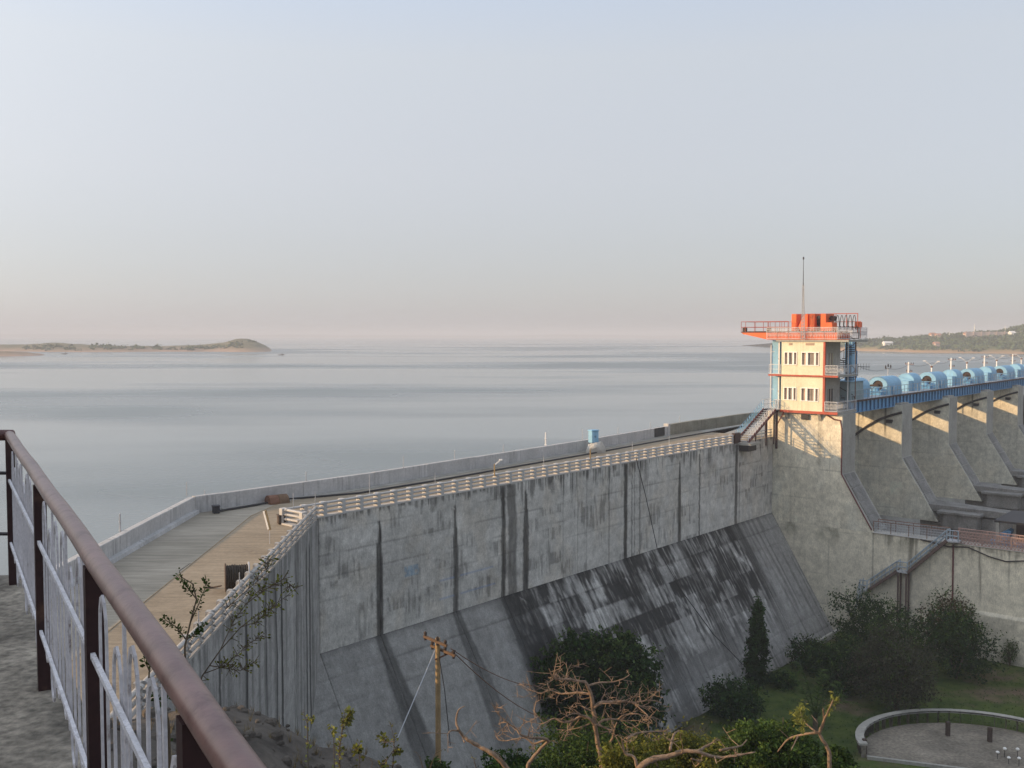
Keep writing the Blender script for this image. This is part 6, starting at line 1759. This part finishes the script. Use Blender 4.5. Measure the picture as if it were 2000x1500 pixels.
for i, st_ in enumerate(thin):
    twig_plant('dry_twig', ['thin dry twig at the frame bottom below the weeds', 'thin dry twig just left of the utility pole', 'thin dry twig just right of the utility pole', 'thin dry twig between the utility pole and the leaning trunk'][i], [st_[::1]], 21, 'leaf_olive', .05, 5, 60 + i, .014, .05, 'twig')
# plants just outside the terrace railing
twig_plant('leafy_shrub', 'small leafy shrub in front of the road, seen over the handrail', [[(362,1300),(361,1262),(372,1215),(384,1170),(376,1140),(356,1128),(350,1115),(372,1100)], [(372,1215),(388,1180),(400,1150),(403,1132)], [(364,1250),(380,1238),(400,1220)], [(364,1250),(345,1225),(325,1212),(317,1205)], [(384,1170),(368,1150),(352,1130),(345,1120)]], 4.6, 'leaf_mid', .020, 85, 71, .006, .012, 'shrub', .26, .12)
twig_plant('thorny_spray', 'thorny green spray arching along the near balustrade', [[(372,1400),(395,1320),(430,1270),(470,1225),(510,1195),(545,1175),(585,1145)], [(430,1270),(455,1215),(480,1180),(498,1160),(520,1140)], [(400,1315),(440,1300),(480,1262),(520,1235)], [(470,1225),(500,1215),(540,1180)], [(455,1215),(440,1190),(520,1120),(525,1090)], [(410,1300),(470,1310),(500,1290)], [(480,1180),(520,1150),(555,1130),(575,1150)]], 6.0, 'leaf_olive', .022, 90, 72, .006, .05, 'shrub', .3, .2)
twig_plant('green_sprig', 'little dark sprig behind the railing bars', [[(290,1330),(295,1280),(300,1260)], [(295,1290),(312,1270)], [(292,1310),(280,1285)]], 3.6, 'leaf_mid', .018, 30, 73, .005, .01, 'plant', .35, .1)
twig_plant('green_sprig', 'leafy sprig growing behind the handrail near the last post', [[(330,1420),(322,1370),(318,1330),(308,1310)], [(322,1370),(338,1340)], [(322,1380),(300,1360)]], 3.4, 'leaf_mid', .018, 50, 74, .006, .01, 'plant', .35, .1)

# ================================================================== the terrace and its railing
RA, RB = Vector((-3.025, 5.831, 0)), Vector((-.377, 1.322, 0))
rd = (RB - RA).normalized(); rn = Vector((-rd.y, rd.x, 0))      # points to the outside (lake side garden)
if rn.x < 0: rn = -rn
FL, RT = -1.5, -.6
end = RA + rd * 9.0
m = MB()
poly = [RA + rn * .12 - rd * .15, RA + Vector((-9, .35, 0)), Vector((-12.2, -2.2, 0)), end + rn * .12]
m.prism([(p_.x, p_.y, FL - .35) for p_ in poly], (0, 0, .35)); struct('terrace', m, M['floor_slab'])
m = MB()
m.prism([(p_.x, p_.y, -9) for p_ in [RA - rd * .05 + rn * .05, RA + Vector((-8.9, .25, 0)), Vector((-12.1, -2.1, 0)), end + rn * .05]], (0, 0, 9 + FL - .352)); struct('terrace_wall', m, M['concrete'])
tr = thing('terrace_railing', 'old white bar railing with maroon posts and a worn pinkish handrail in the foreground', 'railing', (RA.x, RA.y, FL), dam=False)
def rp(a, z, off=0.0): p_ = RA + rd * a + rn * off; return Vector((p_.x, p_.y, z))
LEN = (RB - RA).length
m = MB(); n_ = 16; LE = LEN + 1.6
m.tube([rp(-.03 + LE * i / n_, RT + .012 * math.sin(i * 1.9) * .3) for i in range(n_ + 1)], .0285, 14); m.build('handrail', M['handrail'], tr, smooth=True)
side = Vector((-1, .04, 0))
m = MB(); m.tube([Vector((RA.x + .02, RA.y, RT)), Vector((RA.x, RA.y, RT)) + side * 5], .033, 12); m.build('handrail', M['handrail'], tr, smooth=True)
PO = [0.03, 2.05, 3.72, 4.94, 6.4]
for a in PO:
    m = MB(); c_ = rp(a, 0); 
    ux, uy = rd * .024, rn * .024
    m.prism([c_ - ux - uy + Vector((0,0,FL - .02)), c_ + ux - uy + Vector((0,0,FL - .02)), c_ + ux + uy + Vector((0,0,FL - .02)), c_ - ux + uy + Vector((0,0,FL - .02))], (0, 0, RT - FL - .008)); m.build('post', M['maroon'], tr)
for k in range(1, 3):
    m = MB(); c_ = Vector((RA.x, RA.y, 0)) + side * (k * 1.8); m.rng(c_.x - .024, c_.x + .024, c_.y - .024, c_.y + .024, FL, RT - .03); m.build('post', M['maroon'], tr)
m = MB()
for z in (-.83, -1.20): m.tube([Vector((RA.x, RA.y, z)), Vector((RA.x, RA.y, z)) + side * 5], .011, 5)
m.build('side_bar', M['darkmetal'], tr)
ZU, ZL = -.865, -1.245
for a0, a1 in zip(PO[:-1], PO[1:]):
    s0, s1 = a0 + .03, a1 - .03
    m = MB(); m.bar(rp(s0, ZU, -.010), rp(s1, ZU, -.010), .012, .015); m.build('cross_bar', M['flake'], tr)
    m = MB(); m.bar(rp(s0, ZL, -.010), rp(s1, ZL, -.010), .012, .015); m.build('cross_bar', M['flake'], tr)
    nb = max(4, 2 * round((s1 - s0) / .22)); st_ = (s1 - s0) / nb
    i = 0
    while i < nb:
        a = s0 + st_ * (i + .35); typ = (i // 2) % 3
        top = [-.70, -.77, -.70][typ]; low_ = [-1.33, -1.42, -1.33][typ]
        w = st_ * 1.0; jt = rng.uniform(-.004, .004)
        # one hairpin: a flat bar bent into a loop above and below
        path = [rp(a, low_ + .05, .005)] + [rp(a, top - .08 + jt, .005)]
        loop = [rp(a + w * .5 - w * .5 * math.cos(math.pi * k / 6), top - .08 + .09 * math.sin(math.pi * k / 6) + jt, .005) for k in range(1, 6)]
        path += loop + [rp(a + w, top - .08 + jt, .005), rp(a + w, low_ + .05, .005)]
        path += [rp(a + w * .5 + w * .5 * math.cos(math.pi * k / 6), low_ + .05 - .06 * math.sin(math.pi * k / 6), .005) for k in range(1, 6)] + [rp(a, low_ + .05, .005)]
        mb = MB()
        for p_, r_ in zip(path[:-1], path[1:]):
            dd = (r_ - p_); ex = dd.normalized() * .004
            mb.bar(p_ - ex, r_ + ex, .0065, .016, up=rd if abs(dd.normalized().z) > .5 else (0, 0, 1))
        mb.build('bar_loop', M['lavender'], tr)
        a2 = a + w + st_ * .5
        if i % 4 == 2:
            mb = MB(); mb.bar(rp(a2, ZL - .10, .005), rp(a2, RT - .05, .005), .007, .018, up=rd); mb.build('bar', M['lavender'], tr)
        i += 2
# dry leaves and pebbles in the corner of the terrace
m = MB(); rs = random.Random(3)
for i in range(26):
    c_ = RA + side * rs.uniform(.15, 1.4) - Vector((0, rs.uniform(.02, .22), 0)); r_ = rs.uniform(.012, .035)
    m.lathe([(.2*r_, 0), (r_, .4*r_), (.8*r_, .9*r_), (.2*r_, 1.2*r_)], 6, (c_.x, c_.y, FL))
o = m.build('pebbles', M['sand'], None); tag(o, 'pale pebbles and debris gathered in the terrace corner', 'debris', kind='stuff')

# ================================================================== far shores: trees, houses, boats
def far_leaves(name, fn, n, size, mat, seed, pick):
    rs = np.random.RandomState(seed); P = []
    while len(P) < n:
        x, y = pick(rs); z = float(fn(np.array([[x]]), np.array([[y]]))[0, 0])
        if z > WATER + 1.2: P.append((x, y, z))
    P = np.array(P); V = []; nl = 14
    c = np.repeat(P, nl, 0); h = np.repeat(.6 + 1.1 * rs.rand(len(P)), nl)[:, None]
    off = rs.normal(size=(len(c), 3)) * np.array([1.0, 1.0, .55]) * h * size * .8; off[:, 2] = np.abs(off[:, 2])
    c = c + off
    a = rs.normal(size=c.shape); a /= np.linalg.norm(a, axis=1, keepdims=True); b = rs.normal(size=c.shape); b -= a * (a*b).sum(1, keepdims=True); b /= np.linalg.norm(b, axis=1, keepdims=True)
    s = size * .55 * h
    V = np.stack([c - a*s, c + b*s*.7, c + a*s, c - b*s*.7], 1).reshape(-1, 3)
    o = np_mesh(name, V, np.arange(len(V)).reshape(-1, 4), mat, None)
    return o
def pick_hill(rs):
    return (300 + 330 * rs.rand(), 715 + 215 * rs.rand() ** .8)
o = far_leaves('hillside_scrub', hill_h, 2400, 1.5, M['leaf_far'], 5, pick_hill); tag(o, 'mixed green scrub and trees covering the far hillside', 'scrub', kind='stuff')
def pick_isl(rs): return (-520 + 300 * rs.rand(), 778 + 60 * rs.rand())
o = far_leaves('island_scrub', isl_h, 110, 1.5, M['leaf_far'], 6, pick_isl); tag(o, 'low scrub dotted over the dry island', 'scrub', kind='stuff')
def far_house(px, w, h, y, lab, mat='housewhite', dz=0):
    x = (px - 1000) / FOC * y; z = float(hill_h(np.array([[x]]), np.array([[y]]))[0, 0]) + dz
    t = thing('house', lab, 'house', (x, y, z - 1), dam=False)
    m = MB(); m.rng(x - w/2, x + w/2, y - 3, y + 3, z - 1, z + h); m.build('wall', M[mat], t)
    m = MB(); m.prism([(x - w/2 - .4, y - 3.5, z + h + .01), (x - w/2 - .4, y + 3.5, z + h + .01), (x - w/2 - .4, y, z + h + 1.6)], (w + .8, 0, 0)); m.build('roof', M['housewhite'] if mat == 'housewhite' else M['tile'], t)
    return t
far_house(1733, 7, 1.2, 842, 'long low white house at the waterside end of the far hill', dz=1.5)
far_house(1820, 4, 1.4, 880, 'small pinkish house among trees on the far hill', 'render', 1.6)
far_house(1831, 3.4, 1.5, 872, 'small pale house beside the pinkish one on the far hill', 'render', 1.2)
far_house(1828, 3.5, 1.2, 800, 'tiny sandy hut low on the far hillside', 'render', 1.2)
far_house(1887, 4, 1.4, 880, 'pinkish house at the near end of the long wall', 'render', 1.0)
far_house(1975, 3.5, 1.2, 835, 'small white house under the long wall near the frame edge', dz=1.5)
def hz(px, y): 
    x = (px - 1000) / FOC * y; return x, float(hill_h(np.array([[x]]), np.array([[y]]))[0, 0])
lw = thing('long_wall', 'long pale pink wall running along the crest of the far hill', 'wall', (420, 893, -1), dam=False)
for i in range(9):
    x0, x1 = (1886 + 15 * i - 1000) / FOC * 850, (1886 + 15 * (i + 1) - 1000) / FOC * 850
    m = MB(); m.rng(x0 + .1, x1 - .1, 850, 850.6, -5, 3.1); m.build('wall_panel', M['render'], lw)
    m = MB(); m.rng(x0 - .4, x0 + .4, 849.6, 849.95, -5, 3.7); m.build('pillar', M['render'], lw)
for px, y, h, lab in ((1853, 885, 5.5, 'white mast standing in the middle of the far hill'), (1902, 892, 9.5, 'tall pale mast above the start of the long wall'), (1962, 892, 6.0, 'pale mast above the long wall near the frame edge')):
    x, z = hz(px, y); mb = MB(); mb.lathe([(.45, 0), (.35, h * .6), (.2, h)], 6); mb.lathe([(.7, h * .55), (.7, h * .62)], 6)
    o = mb.build('mast', M['housewhite'], None); o.location = (x, y, z); tag(o, lab, 'mast')
for px, py, lab in ((549, 694, 'tiny dark boat on the water off the island point'), (126, 692, 'tiny dark boat near the low part of the island')):
    p_ = on_z(px, py, WATER); t = thing('boat', lab, 'boat', (0, 0, 0), dam=False)
    m = MB(); m.prism([(-2.2, 0, .5), (-1.6, -.6, .1), (1.5, -.6, .1), (2.2, 0, .55), (1.5, .6, .1), (-1.6, .6, .1)], (0, 0, .35)); m.build('hull', M['darkwood'], t)
    m = MB(); m.tube([(.6, 0, .4), (.6, 0, 1.3)], .22, 6); m.lathe([(.05, 1.3), (.16, 1.38), (.16, 1.52), (.05, 1.6)], 6, (.6, 0, 0)); m.build('boatman', M['darkmetal'], t)
    t.location = p_; t.rotation_euler = (0, 0, R(8))

# ================================================================== haze
m = MB(); m.rng(-13500, 13500, -13500, 13500, -33, 24)
hm = bpy.data.materials.new('haze'); hm.use_nodes = True
nt = hm.node_tree
for nd_ in list(nt.nodes): nt.nodes.remove(nd_)
ho = nt.nodes.new('ShaderNodeOutputMaterial'); hv = nt.nodes.new('ShaderNodeVolumePrincipled')
hv.inputs['Color'].default_value = (.69, .71, .77, 1); hv.inputs['Density'].default_value = .0005; hv.inputs['Anisotropy'].default_value = .0
nt.links.new(hv.outputs[0], ho.inputs['Volume'])
o = m.build('haze', hm, None); tag(o, kind='stuff')
